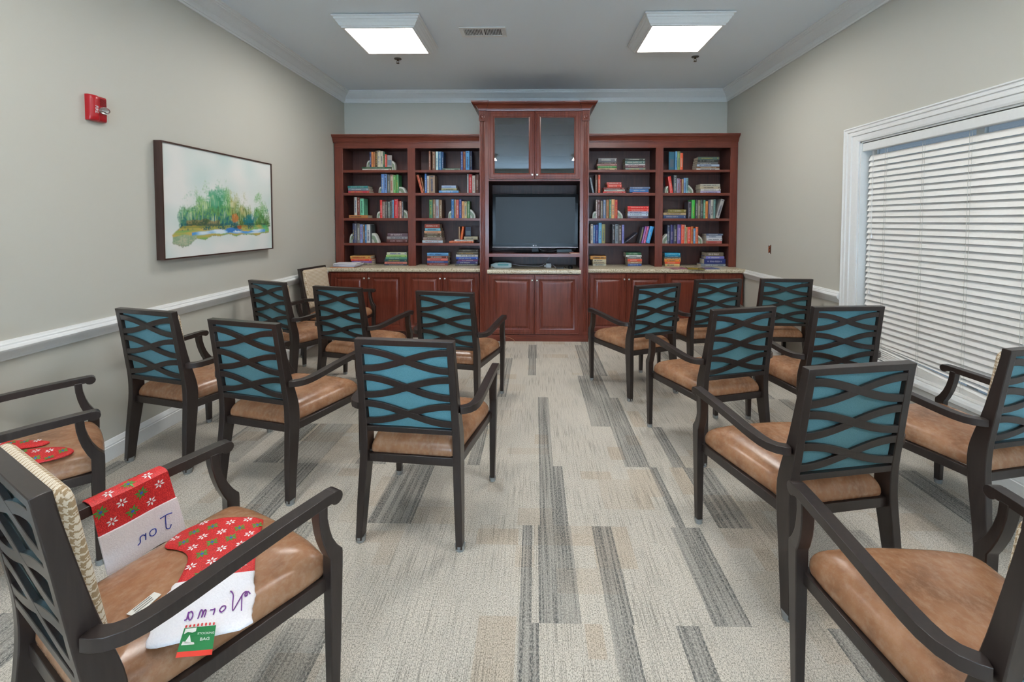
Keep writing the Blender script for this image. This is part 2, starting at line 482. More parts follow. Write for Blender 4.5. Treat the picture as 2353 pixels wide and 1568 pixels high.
  ('V',3,1,1.985,2.01,0,.199,(120,160,160)),
  ('B',3,1,2.014,2.085,0,.106,'R'),
  ('H',3,1,2.171,2.43,.092,.122,(170,165,150)),
  ('H',3,1,2.165,2.431,.06,.089,(185,170,140)),
  ('H',3,1,2.172,2.434,.032,.057,(205,200,195)),
  ('H',3,1,2.173,2.437,.001,.029,(180,170,200)),
  ('B',2,2,.754,.8,0,.1,'L'),
  ('V',2,2,.801,.819,0,.246,(210,205,200)),
  ('V',2,2,.821,.859,0,.246,(90,50,45)),
  ('V',2,2,.862,.894,0,.232,(130,120,110)),
  ('V',2,2,.896,.932,0,.246,(110,130,160)),
  ('V',2,2,.939,.975,0,.248,(170,125,80)),
  ('V',2,2,.977,1.003,0,.252,(80,140,110)),
  ('V',2,2,1.005,1.048,0,.252,(220,165,110)),
  ('V',2,2,1.05,1.086,0,.246,(190,60,55)),
  ('B',2,2,1.09,1.16,0,.103,'R'),
  ('H',2,2,1.219,1.499,.125,.159,(215,40,40)),
  ('H',2,2,1.219,1.499,.096,.123,(205,60,50)),
  ('H',2,2,1.222,1.491,.066,.092,(160,165,190)),
  ('H',2,2,1.22,1.491,.034,.065,(185,200,215)),
  ('H',2,2,1.223,1.485,.002,.03,(90,85,110)),
  ('H',3,2,1.748,1.988,.079,.118,(120,110,50)),
  ('H',3,2,1.69,1.989,.046,.077,(175,150,110)),
  ('H',3,2,1.691,1.989,.001,.043,(60,80,120)),
  ('V',3,2,2.018,2.06,0,.223,(60,50,60)),
  ('V',3,2,2.063,2.107,0,.246,(60,170,60)),
  ('V',3,2,2.111,2.139,0,.246,(60,55,60)),
  ('V',3,2,2.142,2.177,0,.242,(120,110,80)),
  ('V',3,2,2.18,2.215,0,.25,(60,65,60)),
  ('V',3,2,2.218,2.243,0,.244,(90,150,120)),
  ('V',3,2,2.246,2.275,0,.227,(225,150,70)),
  ('V',3,2,2.279,2.307,0,.244,(85,75,95)),
  ('V',3,2,2.311,2.349,0,.25,(180,175,160)),
  ('V',3,2,2.351,2.375,0,.251,(110,150,140)),
  ('N',3,2,2.38,2.429,2.45,2.501,0,.251,(170,165,160)),
  ('V',2,3,.732,.765,0,.256,(210,205,195)),
  ('V',2,3,.768,.794,0,.243,(90,130,190)),
  ('V',2,3,.796,.836,0,.246,(30,50,130)),
  ('V',2,3,.838,.88,0,.271,(100,170,210)),
  ('V',2,3,.881,.926,0,.255,(150,145,90)),
  ('V',2,3,1.018,1.057,0,.253,(45,45,50)),
  ('V',2,3,1.059,1.102,0,.253,(130,140,145)),
  ('V',2,3,1.104,1.144,0,.245,(80,65,55)),
  ('V',2,3,1.147,1.178,0,.245,(130,130,190)),
  ('N',2,3,1.184,1.215,1.353,1.384,0,.133,(45,50,70)),
  ('N',2,3,1.372,1.401,1.419,1.45,0,.214,(70,70,75)),
  ('N',2,3,1.406,1.432,1.455,1.48,0,.224,(140,80,160)),
  ('N',2,3,1.436,1.461,1.485,1.511,0,.223,(220,120,160)),
  ('N',2,3,1.467,1.519,1.524,1.567,0,.225,(60,150,210)),
  ('B',3,3,1.68,1.748,0,.122,'L'),
  ('V',3,3,1.749,1.783,0,.242,(70,75,100)),
  ('V',3,3,1.787,1.828,0,.246,(50,45,100)),
  ('V',3,3,1.832,1.874,0,.246,(50,50,55)),
  ('V',3,3,1.879,1.927,0,.251,(110,80,150)),
  ('V',3,3,1.931,1.972,0,.251,(225,80,45)),
  ('V',3,3,1.975,1.991,0,.245,(200,190,160)),
  ('V',3,3,1.994,2.009,0,.216,(190,150,100)),
  ('V',3,3,2.011,2.052,0,.216,(225,70,45)),
  ('V',3,3,2.055,2.087,0,.225,(200,110,50)),
  ('V',3,3,2.09,2.117,0,.2,(90,140,180)),
  ('V',3,3,2.119,2.154,0,.218,(220,110,60)),
  ('B',3,3,2.158,2.219,0,.107,'R'),
  ('H',3,3,2.258,2.477,.108,.129,(85,95,120)),
  ('H',3,3,2.261,2.465,.074,.106,(175,180,190)),
  ('H',3,3,2.262,2.466,.039,.071,(205,205,205)),
  ('H',3,3,2.26,2.466,.003,.036,(190,110,100)),
  ('H',2,4,.732,.941,.09,.134,(200,140,60)),
  ('H',2,4,.765,.941,.061,.087,(200,190,160)),
  ('H',2,4,.762,.941,.033,.059,(190,175,140)),
  ('H',2,4,.765,.942,.003,.03,(205,200,180)),
  ('H',2,4,1.202,1.405,.147,.181,(30,90,55)),
  ('H',2,4,1.202,1.41,.124,.145,(205,210,205)),
  ('H',2,4,1.222,1.408,.097,.122,(120,120,120)),
  ('H',2,4,1.226,1.417,.063,.094,(215,80,50)),
  ('H',2,4,1.226,1.415,.035,.061,(160,120,90)),
  ('H',2,4,1.229,1.411,.002,.032,(60,90,150)),
  ('H',3,4,1.715,1.92,.143,.177,(40,150,190)),
  ('H',3,4,1.716,1.923,.12,.141,(30,110,140)),
  ('H',3,4,1.713,1.931,.094,.117,(150,125,95)),
  ('H',3,4,1.714,1.931,.059,.092,(225,140,60)),
  ('H',3,4,1.719,1.922,.033,.057,(225,85,50)),
  ('H',3,4,1.72,1.913,.001,.031,(205,180,120)),
  ('H',3,4,2.262,2.488,.138,.185,(110,100,85)),
  ('H',3,4,2.256,2.499,.1,.135,(120,120,190)),
  ('H',3,4,2.238,2.519,.033,.098,(40,50,110)),
  ('H',3,4,2.197,2.535,0,.031,(120,130,140)),
]

# ------------------------------------------------------------------ the room shell
def floor():
    pitch = .535
    rng = random.Random(5)
    strips = {-1: [(-.06, .018), (.28, .365), (.52, .61), (1.075, 1.2)],
              0: [(.017, .172), (-.062, -.014), (.283, .372), (.66, .80)],
              1: [(.022, .17), (-.84, -.615), (.69, .74), (.90, 1.07), (2.16, 2.29)],
              2: [(.025, .113), (.555, .70), (.84, .92), (-.42, -.34), (-1.75, -1.6)],
              3: [(.027, .114), (.406, .60), (.6, .70)],
              4: [(-.32, -.25), (.407, .64)],
              5: [(-.37, -.25), (-.07, .01), (.47, .70)],
              6: [(-.08, .017), (.477, .704)]}
    rects = []
    for k in range(-12, 9):
        y0 = 1.6 + pitch * k
        for a, b in strips.get(k, []): rects.append((a, b, y0, y0 + pitch, 1.0))
        x = XL
        while x < XR:
            known = k in strips and -1.0 < x < 1.0
            if not known and rng.random() < (.50 if abs(x) > 1 else .3):
                a = x + rng.uniform(0, .25); wd = rng.choice((.06, .09, .13, .18, .24))
                rects.append((a, a + wd, y0, y0 + pitch, rng.choice((.55, .75, 1.0))))
            x += .5
    tans = []
    for k in range(520):
        a = rng.uniform(XL, XR); b = YF + rng.random() * (YB - YF)
        a = round(a / .09) * .09; b = round(b / .134) * .134
        tans.append((a, a + rng.choice((.09, .09, .18, .27)), b, b + rng.choice((.067, .134, .134, .268)), rng.uniform(.35, 1.0)))
    tans += [(.474, .574, 2.74, 2.914, 1), (.187, .25, 1.475, 1.6, 1), (.55, .71, 2.39, 2.65, .8), (-.273, -.076, 2.0, 2.11, 1), (-.21, -.067, 1.07, 1.62, .9)]
    nx, ny = 564, 402
    xs = np.linspace(XL, XR, nx + 1); ys = np.linspace(YF, YB, ny + 1)
    X, Y = np.meshgrid(xs, ys)
    vs = np.stack([X.ravel(), Y.ravel(), np.zeros(X.size)], 1)
    ii, jj = np.meshgrid(np.arange(nx), np.arange(ny)); a = (jj * (nx + 1) + ii).ravel()
    fs = np.stack([a, a + 1, a + nx + 2, a + nx + 1], 1)
    me = bpy.data.meshes.new('floor')
    me.from_pydata(vs.tolist(), [], fs.tolist())
    xc = (xs[:-1] + xs[1:]) / 2; yc = (ys[:-1] + ys[1:]) / 2
    D = np.zeros((ny, nx)); T = np.zeros((ny, nx)); E_ = np.zeros((ny, nx))
    for (x0, x1, y0, y1, s_) in rects:
        yy = (yc >= y0) & (yc < y1); m = np.outer(yy, (xc >= x0) & (xc < x1)); D[m] = s_
        sd = rng.random(); xe = x0 if sd < .5 else x1 - .0094
        E_[np.outer(yy, (xc >= xe) & (xc < xe + .0095))] = 1
        if sd > .35: xe = x0 + (x1 - x0) * rng.uniform(.3, .7); E_[np.outer(yy, (xc >= xe) & (xc < xe + .0095))] = .6
    for (x0, x1, y0, y1, s_) in tans:
        m = np.outer((yc >= y0) & (yc < y1), (xc >= x0) & (xc < x1)); T[m] = np.maximum(T[m], s_)
    for nm, A in (('dark', D), ('tan', T), ('edge', E_)):
        at = me.attributes.new(nm, 'FLOAT', 'FACE'); at.data.foreach_set('value', A.ravel().astype(np.float32))
    me.materials.append(M['carpet']); me.update()
    o = bpy.data.objects.new('floor', me); COL.objects.link(o); structure(o)
floor()
TH = .12
structure(box('ceiling', XL - TH, XR + TH, YF - TH, YB + TH, ZC, ZC + .1, M['ceiling']))
structure(box('wall_left', XL - TH, XL, YF - TH, YB + TH, 0, ZC, M['wall']))
structure(box('wall_back', XL, XR, YB, YB + TH, 0, ZC, M['wall']))
# right wall with the window opening
WY0, WY1, WZ0, WZ1 = 1.0, 3.68, .40, 2.142
m = MB()
m.box(XR, XR + TH, YF - TH, WY0, 0, ZC).box(XR, XR + TH, WY1, YB + TH, 0, ZC).box(XR, XR + TH, WY0, WY1, 0, WZ0 - .028).box(XR, XR + TH, WY0, WY1, WZ1, ZC)
structure(m.build('wall_right', M['wall']))
# wall behind the camera with a wide arched window
m = MB(); AR = [(-2.0, .5)] + [(-2.0 * math.cos(math.pi * k / 24), 1.9 + .75 * math.sin(math.pi * k / 24)) for k in range(25)] + [(2.0, .5)]
outer = [(XL, 0), (XL, ZC), (XR, ZC), (XR, 0)]
m.box(XL, -2.0, YF - TH, YF, 0, ZC).box(2.0, XR, YF - TH, YF, 0, ZC).box(-2.0, 2.0, YF - TH, YF, 0, .5)
arc = [(-2.0 * math.cos(math.pi * k / 24), 1.9 + .75 * math.sin(math.pi * k / 24)) for k in range(25)]
for (a, b) in zip(arc[:-1], arc[1:]): m.prism([a, b, (b[0], ZC), (a[0], ZC)], 'y', YF - TH, YF)
structure(m.build('wall_front', M['wall']))
wn = structure(thing('window_2', None, None))
m = MB()
for (a, b) in zip(arc[:-1], arc[1:]): m.prism([a, b, (b[0] * 1.05, b[1] * 1.045), (a[0] * 1.05, a[1] * 1.045)], 'y', YF - .02, YF + .03)
m.box(-2.1, -2.0, YF - .02, YF + .03, .42, 1.98).box(2.0, 2.1, YF - .02, YF + .03, .42, 1.98).box(-2.1, 2.1, YF - .03, YF + .06, .42, .5)
m.build('window_frame', M['trim'], wn)
m = MB()
for x in (-1.2, -.4, .4, 1.2): m.box(x - .02, x + .02, YF - .08, YF - .04, .5, 1.9 + .74 * math.sin(math.acos(-x / 2)))
m.box(-2, 2, YF - .08, YF - .04, 1.88, 1.92)
m.build('window_mullions', M['trim'], wn)
box('window_glass', -2, 2, YF - .064, YF - .060, .5, 1.88, M['winglass'], wn)

# mouldings: profile points (distance from the wall, z), mitred where walls meet
CROWN = [(0, 3.135), (.012, 3.135), (.014, 3.150), (.020, 3.152), (.022, 3.168), (.028, 3.176), (.030, 3.190), (.040, 3.198), (.058, 3.222),
         (.085, 3.246), (.092, 3.248), (.094, 3.258), (.102, 3.262), (.104, 3.272), (.118, 3.275), (.118, ZC - .0005), (0, ZC - .0005)]
RAIL = [(0, .795), (.010, .795), (.012, .806), (.018, .808), (.022, .822), (.040, .842), (.044, .856), (.038, .868), (.028, .872), (.028, .880), (.022, .884), (.018, .893), (0, .895)]
BASE = [(0, 0), (.020, 0), (.020, .085), (.016, .088), (.016, .098), (.012, .104), (.008, .120), (.003, .126), (0, .126)]
def mould(name, wall, prof, a, b, mitre_a=True, mitre_b=True):
    r0, r1 = [], []
    for d, z in prof:
        s0 = a + (d if mitre_a else 0); s1 = b - (d if mitre_b else 0)
        if wall == 'left': r0.append((XL + d, s0, z)); r1.append((XL + d, s1, z))
        if wall == 'right': r0.append((XR - d, s0, z)); r1.append((XR - d, s1, z))
        if wall == 'back': r0.append((s0, YB - d, z)); r1.append((s1, YB - d, z))
    o = MB().loft([r0, r1]).build(name, M['trim'], smooth=30)
    return structure(o)
mould('trim_1', 'left', CROWN, YF, YB, False); mould('trim_2', 'back', CROWN, XL, XR); mould('trim_3', 'right', CROWN, YF, YB, False)
mould('trim_4', 'left', RAIL, YF, YB, False, False)
mould('trim_5', 'right', RAIL, 3.85, YB, False, False); mould('trim_6', 'right', RAIL, YF, .83, False, False)
mould('baseboard_left', 'left', BASE, YF, 5.60, False, False); mould('baseboard_right', 'right', BASE, YF, 5.60, False, False)

# right window: fluted casing, stool and apron, glass, outside
win = structure(thing('window_1', None, None))
m = MB(); CW = .168
CP = [(0, 0), (0, .024), (.014, .030), (.022, .022), (.030, .022), (.036, .028), (.050, .028), (.056, .020), (.066, .020), (.072, .026), (.098, .026), (.104, .018), (.118, .018), (.150, .016), (.168, .012), (.168, 0)]  # (across from the outer edge, thickness)
def ringp(off, t, z0=WZ0 - .09):
    y1 = WY1 + CW - off; y0 = WY0 - CW + off; zt = WZ1 + .128 - off * .76
    return [(XR - t, y1, z0), (XR - t, y1, zt), (XR - t, y0, zt), (XR - t, y0, z0)]
rings = [ringp(o_, t_) for o_, t_ in CP]
m.loft(rings, cap=False, closed=False)
m.build('window_casing', M['trim'], win)
m = MB()
m.box(XR - .045, XR - .0005, WY0 - .18, WY1 + .18, WZ0 - .0275, WZ0); m.box(XR - .0005, XR + TH, WY0 + .0005, WY1 - .0005, WZ0 - .0275, WZ0)
m.box(XR - .022, XR - .001, WY0 - .15, WY1 + .15, WZ0 - .115, WZ0 - .028)
m.build('window_sill', M['trim'], win, bevel=.004)
m = MB()
m.box(XR - .001, XR + TH, WY1 - .012, WY1, WZ0 + .0005, WZ1).box(XR - .001, XR + TH, WY0, WY0 + .012, WZ0, WZ1).box(XR - .001, XR + TH, WY0, WY1, WZ1 - .012, WZ1)
m.build('window_jamb', M['trim'], win)
m = MB()
for y in (WY0 + .012, 1.9, 2.77, WY1 - .062): m.box(XR + .088, XR + .115, y, y + .05, WZ0, WZ1)
m.box(XR + .088, XR + .115, WY0, WY1, WZ0, WZ0 + .05).box(XR + .088, XR + .115, WY0, WY1, WZ1 - .06, WZ1).box(XR + .09, XR + .112, WY0, WY1, 1.27, 1.31)
m.build('window_sash', M['trim'], win)
box('window_glass', XR + .100, XR + .104, WY0, WY1, WZ0, WZ1, M['winglass'], win)

# white two inch blind
bl = thing('window_blind', 'wide white slatted blind lowered over the right window, its bottom slats bunched up', 'blind', (XR + .05, 2.3, WZ0))
ox, oy, oz = -(XR + .05), -2.3, -WZ0
def shifted(mb): mb.v = [(x + ox, y + oy, z + oz) for x, y, z in mb.v]; return mb
slat = plain((230, 229, 225), .45, .4, name='white_blind_slat')
m = MB(); N = 41; ya, yb_ = WY1 - .035, WY0 + .035
for i in range(N):
    zl = 2.005 - .0445 * i if i <= 32 else 2.005 - .0445 * 32 - .0172 * (i - 32)
    zr = 2.005 - .0445 * i if i <= 35 else 2.005 - .0445 * 35 - .0050 * (i - 35)
    # the far (left) end is bunched up, the drop reaches the sill nearer the camera at y about 2.6
    zn = zr
    z = [(ya, zl), (2.6, zn), (yb_, zn)]
    tilt = (.0215 if i < 14 else .0208) if i <= 33 else .0085
    rr_ = []
    for (y, zz) in z:
        xc_ = XR + .052
        rr_.append([(xc_ - .010, y, zz - tilt), (xc_ - .0075, y, zz - tilt - .001), (xc_ + .004, y, zz + tilt * .1), (xc_ + .012, y, zz + tilt), (xc_ + .0095, y, zz + tilt + .001), (xc_ + .0005, y, zz + tilt * .15)])
    m.loft(rr_)
shifted(m).build('slats', slat, bl)
m = MB(); m.box(XR + .006, XR + .03, WY0 + .02, WY1 - .014, 2.060, 2.125)
m.box(XR + .03, XR + .08, WY0 + .03, WY1 - .03, 2.065, 2.12)
shifted(m).build('valance', M['trim'], bl, bevel=.006)
m = MB(); m.loft([[(XR + .03, y, z), (XR + .075, y, z), (XR + .075, y, z + .016), (XR + .03, y, z + .016)] for y, z in ((ya, WZ0 + .004), (2.6, WZ0 + .002), (yb_, WZ0 + .002))])
shifted(m).build('bottom_rail', slat, bl)
for k, y in enumerate((3.467, 3.139, 2.808, 2.481, 2.15, 1.82, 1.49, 1.16)):
    m = MB(); m.tube([(XR + .036, y, 2.06), (XR + .036, y, WZ0 + .03)], .0012, 5); m.tube([(XR + .036, y - .018, 2.06), (XR + .036, y - .018, WZ0 + .03)], .0010, 5)
    shifted(m).build('ladder_cord', plain((196, 196, 190), .7), bl)
for y, z in ((3.575, 1.391), (3.585, .949)):
    m = MB(); m.tube([(XR + .030, y, 2.06), (XR + .030, y, z)], .0012, 5); m.lathe([(.002, .0), (.006, -.006), (.009, -.03), (.009, -.036), (.002, -.038)], 10, (XR + .030, y, z + .01))
    shifted(m).build('pull_cord', M['white'], bl)

# ------------------------------------------------------------------ ceiling fittings
def loft_rect(m, prof, cx, cy, hx, hy):
    m.loft([[(cx - hx - d, cy - hy - d, z), (cx + hx + d, cy - hy - d, z), (cx + hx + d, cy + hy + d, z), (cx - hx - d, cy + hy + d, z)] for d, z in prof], cap=False)
LL = {(-1.383, 4.24): 'square crown-framed ceiling light glowing on the left side of the ceiling',
      (1.31, 4.24): 'square crown-framed ceiling light glowing on the right side of the ceiling'}
for (x, y) in [(-1.383, 4.24), (1.31, 4.24), (-1.383, 1.5), (1.31, 1.5), (-1.383, -1.3), (1.31, -1.3)]:
    lb = LL.get((x, y), 'square crown-framed ceiling light above and behind the camera, %s side, %s' % ('left' if x < 0 else 'right', 'nearer row' if y > 0 else 'farther row'))
    t = thing('ceiling_light', lb, 'light', (x, y, ZC), 0, 'square ceiling lights')
    m = MB(); z = lambda q: q - ZC
    loft_rect(m, [(-.004, z(3.200)), (-.004, z(3.186)), (.016, z(3.186)), (.020, z(3.196)), (.030, z(3.202)), (.042, z(3.222)), (.052, z(3.232)), (.054, z(3.242)), (.064, z(3.248)), (.066, z(3.262)), (.080, z(3.266)), (.080, z(3.276)), (.03, z(3.276)), (.03, z(3.2845))], 0, 0, .303, .297)
    m.build('frame', M['trim'], t)
    box('diffuser', -.300, .300, -.294, .294, z(3.192), z(3.198), M['diffuser'], t)
v = thing('ceiling_vent', 'small white louvred air register in the ceiling between the two lights', 'vent', (-.496, 4.26, ZC))
m = MB(); m.box(-.216, .216, -.107, -.072, -.010, -.0005).box(-.216, .216, .072, .107, -.010, -.0005).box(-.216, -.176, -.072, .072, -.010, -.0005).box(.176, .216, -.072, .072, -.010, -.0005).box(-.012, .012, -.072, .072, -.010, -.0005)
m.build('frame', M['trim'], v, bevel=.002)
box('duct_backing', -.176, .176, -.072, .072, -.0015, -.0005, M['black'], v)
m = MB()
for k in range(24):
    x = -.170 + k * .0145 if k < 12 else .170 - (k - 12) * .0145
    if abs(x) < .014: continue
    m.add([(x - .002, -.072, -.009), (x + .003, -.072, -.002), (x + .003, .072, -.002), (x - .002, .072, -.009), (x, -.072, -.010), (x + .005, -.072, -.003), (x + .005, .072, -.003), (x, .072, -.010)],
          [(0, 1, 2, 3), (7, 6, 5, 4), (0, 4, 5, 1), (1, 5, 6, 2), (2, 6, 7, 3), (3, 7, 4, 0)])
m.build('louvres', M['trim'], v)
m = MB(); m.box(.186, .192, -.02, .015, -.022, -.009); m.build('lever', M['white'], v)
brass = plain((96, 80, 60), .35, .5, .8, 'aged_brass')
for x, y, sd in ((-1.52, 4.945, 'left'), (1.728, 4.935, 'right')):
    t = thing('fire_sprinkler', 'small brass sprinkler head under the ceiling beside the %s light' % sd, 'sprinkler', (x, y, ZC), 0, 'ceiling sprinkler heads')
    MB().lathe([(.001, -.0005), (.040, -.0005), (.038, -.007), (.012, -.010), (.001, -.010)], 20).build('escutcheon', plain((110, 108, 104), .4, .5, .6), t, smooth=True)
    m = MB(); m.lathe([(.009, -.008), (.009, -.024), (.006, -.026), (.002, -.026)], 12)
    for s_ in (-1, 1): m.tube([(s_ * .008, 0, -.020), (s_ * .014, 0, -.034), (s_ * .004, 0, -.050)], .0025, 6)
    m.build('sprinkler_body', brass, t)
    MB().lathe([(.002, -.049), (.016, -.050), (.017, -.053), (.002, -.054)], 14).build('deflector', brass, t)

# ------------------------------------------------------------------ left wall: fire strobe and painting
red = plain((176, 24, 34), .3, .5, name='red_alarm_plastic')
fa = thing('fire_alarm', 'red wall-mounted fire alarm with clear strobe and white lettering, above the painting', 'alarm', (XL, 2.667, 2.175))
m = MB()
prof = [(0, -.055), (.022, -.055), (.032, -.050), (.040, -.035), (.043, -.015), (.034, -.002), (.030, .006), (.030, .048), (.024, .055), (0, .055)]   # (out of wall, along y)
m.loft([[(d * s_, y, z) for d, y in prof] for z, s_ in ((-.076, .75), (-.070, .98), (-.05, 1), (.05, 1), (.068, .98), (.075, .8))])
m.build('housing', red, fa, smooth=50)
m = MB()
for k in range(9): m.box(.0295, .032, .008, .048, .018 + k * .0052, .0205 + k * .0052)
m.build('speaker_grille', plain((130, 12, 20), .5), fa)
m = MB()
m.lathe([(.001, .03), (.022, .031), (.023, .040), (.021, .050), (.015, .058), (.001, .060)], 18, (0, .026, -.008), 'x')
m.v = [(x, (y - .026) * 1.15 + .026, z) for x, y, z in m.v]
m.build('strobe_lens', M['lens'], fa, smooth=True)
m = MB(); m.box(.0305, .042, .008, .044, -.012, -.004); m.lathe([(.001, .031), (.018, .032), (.018, .036), (.001, .037)], 14, (0, .026, -.008), 'x')
m.build('strobe_lamp', plain((225, 225, 220), .2, .6, .6), fa)
mt = Matrix.Translation((.0432, -.027, -.010)) @ Matrix(((0, 0, 1, 0), (0, 1, 0, 0), (-1, 0, 0, 0), (0, 0, 0, 1)))
text_mesh('fire_lettering', 'FIRE', .025, M['white'], fa, mt, .0006)

pt = thing('painting', 'framed canvas painting of green trees beside blue water, on the left wall', 'painting', (XL, 3.728, 1.64))
hy, hz = .652, .421
m = MB()
for (y0, y1, z0, z1) in ((-hy, hy, hz - .010, hz), (-hy, hy, -hz, -hz + .010), (-hy, -hy + .010, -hz + .0101, hz - .0101), (hy - .010, hy, -hz + .0101, hz - .0101)): m.box(.004, .059, y0, y1, z0, z1)
m.build('picture_frame', wood('walnut_frame', (46, 30, 24), (60, 40, 33), (74, 50, 42), .4, coat=0), pt)
def canvas():
    nx, nz = 400, 260
    W_, H_ = hy - .010, hz - .010
    vs, fs, cols = [], [], []
    F2 = lambda a, b, s_, o_=0: noise.noise(Vector((a * s_, b * s_, o_)))
    def lerp(a, b, t): t = max(0, min(1, t)); return [a[i] + (b[i] - a[i]) * t for i in range(3)]
    crowns = [(.20, .50, .10, .20), (.31, .42, .12, .24), (.42, .33, .11, .3), (.50, .36, .10, .28), (.60, .44, .10, .25), (.69, .47, .09, .2), (.85, .44, .08, .2), (.92, .53, .06, .15)]
    for j in range(nz + 1):
        for i in range(nx + 1):
            u, v_ = i / nx, j / nz        # v down
            vs.append((.050, -W_ + 2 * W_ * u, H_ - 2 * H_ * v_))
            n1 = F2(u * 1.6, v_, 9); n2 = F2(u * 3.2, v_ * .8, 26, 3); n3 = F2(u * 1.5, v_, 3.5, 7); nst = F2(u * 3, v_ * .16, 44, 1)
            nh = F2(u * .5, v_ * 3.2, 16, 5); nf = F2(u * 1.6, v_ * 1.1, 60, 9)
            c = lerp((216, 216, 212), (190, 205, 201), .45 + n3 * 1.2)
            ground = .735 + .010 * n1
            mass = -9
            for (cu_, cv, ru, rv) in crowns:
                du = (u - cu_ + .02 * n1) / ru
                if abs(du) < 1:
                    h = cv + (.74 - cv) * (1 - math.sqrt(1 - du * du)) * .8
                    mass = max(mass, (v_ - h) * 9)
            mass += n1 * 1.5 + n2 * .5 + nf * .8 + .35
            if v_ < ground + .01 and mass > 0:
                t_ = min(1, mass * .8)
                g = lerp((70, 146, 108), (124, 166, 92), .5 + n3 * 2.4)
                g = lerp(g, (150, 190, 160), max(0, n1) * .9)
                if .54 < u < .78: g = lerp(g, (184, 166, 104), .6 + n1 * .5)
                if u > .78: g = lerp(g, (104, 160, 84), .55)
                dk = (v_ - .52) * 4.6 + n2 * 1.0 + nf * .5
                if dk > .12:
                    cold = n3 * 1.4 + n1 * .8 + (.25 if .3 < u < .52 else 0)
                    g = lerp(g, (22, 88, 116) if cold > .12 else (70, 96, 50), min(.85, dk * .75))
                if nst + n1 * .5 > .38 and v_ > .47 + .1 * n3: g = lerp(g, (206, 208, 168), .62)
                e1 = (u - .585) ** 2 / .0009 + (v_ - .648) ** 2 / .0022 + n1 * 1.2 + nf
                if e1 < 1: g = lerp(g, (196, 112, 60), .75)
                e2 = (u - .735) ** 2 / .0030 + (v_ - .675) ** 2 / .0050 + n1 * 1.4 + nf
                if e2 < 1: g = lerp(g, (24, 108, 120), .8)
                if v_ > .665 + .02 * n1 and .16 < u < .44: g = lerp(g, (156, 122, 74) if n1 + nf > 0 else (72, 78, 52), .7)
                if v_ > .70 and nf + n1 > .05: g = lerp(g, (38, 76, 74), .6)
                c = lerp(c, g, t_)
            left = .05 + max(0, (.80 - v_)) * 1.1 + .02 * n1
            if v_ >= ground - .012 and left < u < .965 + .02 * n1:
                low = .838 + .012 * math.sin(u * 9) + .022 * n1 + .010 * nf + .055 * max(0, 1 - ((u - .13) / .10) ** 2) - max(0, u - .6) * .09
                if v_ < low:
                    g = lerp((186, 158, 74), (112, 160, 84), .5 + nh * 1.7)
                    if v_ < .762: g = lerp(g, (176, 128, 58), max(0, nh + .2)); g = lerp(g, (34, 84, 92), max(0, min(1, (n1 + nf) * 2.2)))
                    if u > .78 and v_ < .80: g = lerp(g, (84, 176, 110), .5 + n1)
                    riv = abs(v_ - (.790 + .008 * math.sin(u * 11) + .006 * n1))
                    if riv < .017 + .010 * nh and .20 < u < .92: g = lerp((70, 142, 208), (206, 220, 228), .45 + nh * 2.2)
                    if (u - .565) ** 2 / .0045 + (v_ - .768) ** 2 / .0006 + n1 + nf < 1: g = (44, 108, 182)
                    if u < .24 + .03 * n1 and v_ > .80 + .03 * n1: g = lerp((172, 170, 140), (120, 150, 118), .4 + n1 + nf)
                    if (u - .63) ** 2 / .0006 + (v_ - .742) ** 2 / .0004 + nf < 1: g = (160, 84, 44)
                    if low - v_ < .006: g = lerp(g, (84, 92, 66), .5)
                    c = lerp(c, g, .9)
            cols.append(srgb(*c))
    A = np.array(cols).reshape(nz + 1, nx + 1, 4)
    for _ in range(2):                   # the paint is soft and blended
        B = A.copy(); B[1:-1, 1:-1] = (A[1:-1, 1:-1] * 2 + A[:-2, 1:-1] + A[2:, 1:-1] + A[1:-1, :-2] + A[1:-1, 2:]) / 6; A = B
    cols = A.reshape(-1, 4)
    for j in range(nz):
        for i in range(nx):
            a = j * (nx + 1) + i; fs.append((a, a + nx + 1, a + nx + 2, a + 1))
    me = bpy.data.meshes.new('canvas'); me.from_pydata(vs, [], fs)
    at = me.color_attributes.new('paint', 'FLOAT_COLOR', 'POINT'); at.data.foreach_set('color', np.array(cols, dtype=np.float32).ravel())
    t = NT('painted_canvas', .7, .2); a = t.n('ShaderNodeAttribute'); a.attribute_name = 'paint'
    t.l(a.outputs['Color'], t.b.inputs['Base Color']); t.bump(t.noise(t.coord(), 500, 2), .0004, .4)
    me.materials.append(t.m)
    o = bpy.data.objects.new('canvas', me); COL.objects.link(o); o.parent = pt
    box('canvas_board', .006, .046, -W_, W_, -H_, H_, plain((200, 196, 186), .8), pt)
canvas()
# open electrical box on the right wall
jb = thing('electrical_box', 'small uncovered wall outlet with copper wires on the right wall above the rail', 'outlet', (XR, 5.036, 1.186))
m = MB(); m.box(-.003, -.0005, -.027, .027, -.050, .050); m.build('box_opening', plain((92, 62, 48), .7), jb)
m = MB()
for s_ in (-1, 1): m.box(-.006, -.003, -.010, .016, s_ * .046 - .006, s_ * .046 + .006)
m.build('mounting_tab', plain((214, 212, 205), .4), jb)
m = MB(); m.tube([(-.004, -.012, .034), (-.010, .008, .012), (-.009, -.010, -.006), (-.010, .008, -.030)], .0045, 6); m.build('copper_wire', plain((206, 112, 76), .35, .5, .7), jb)

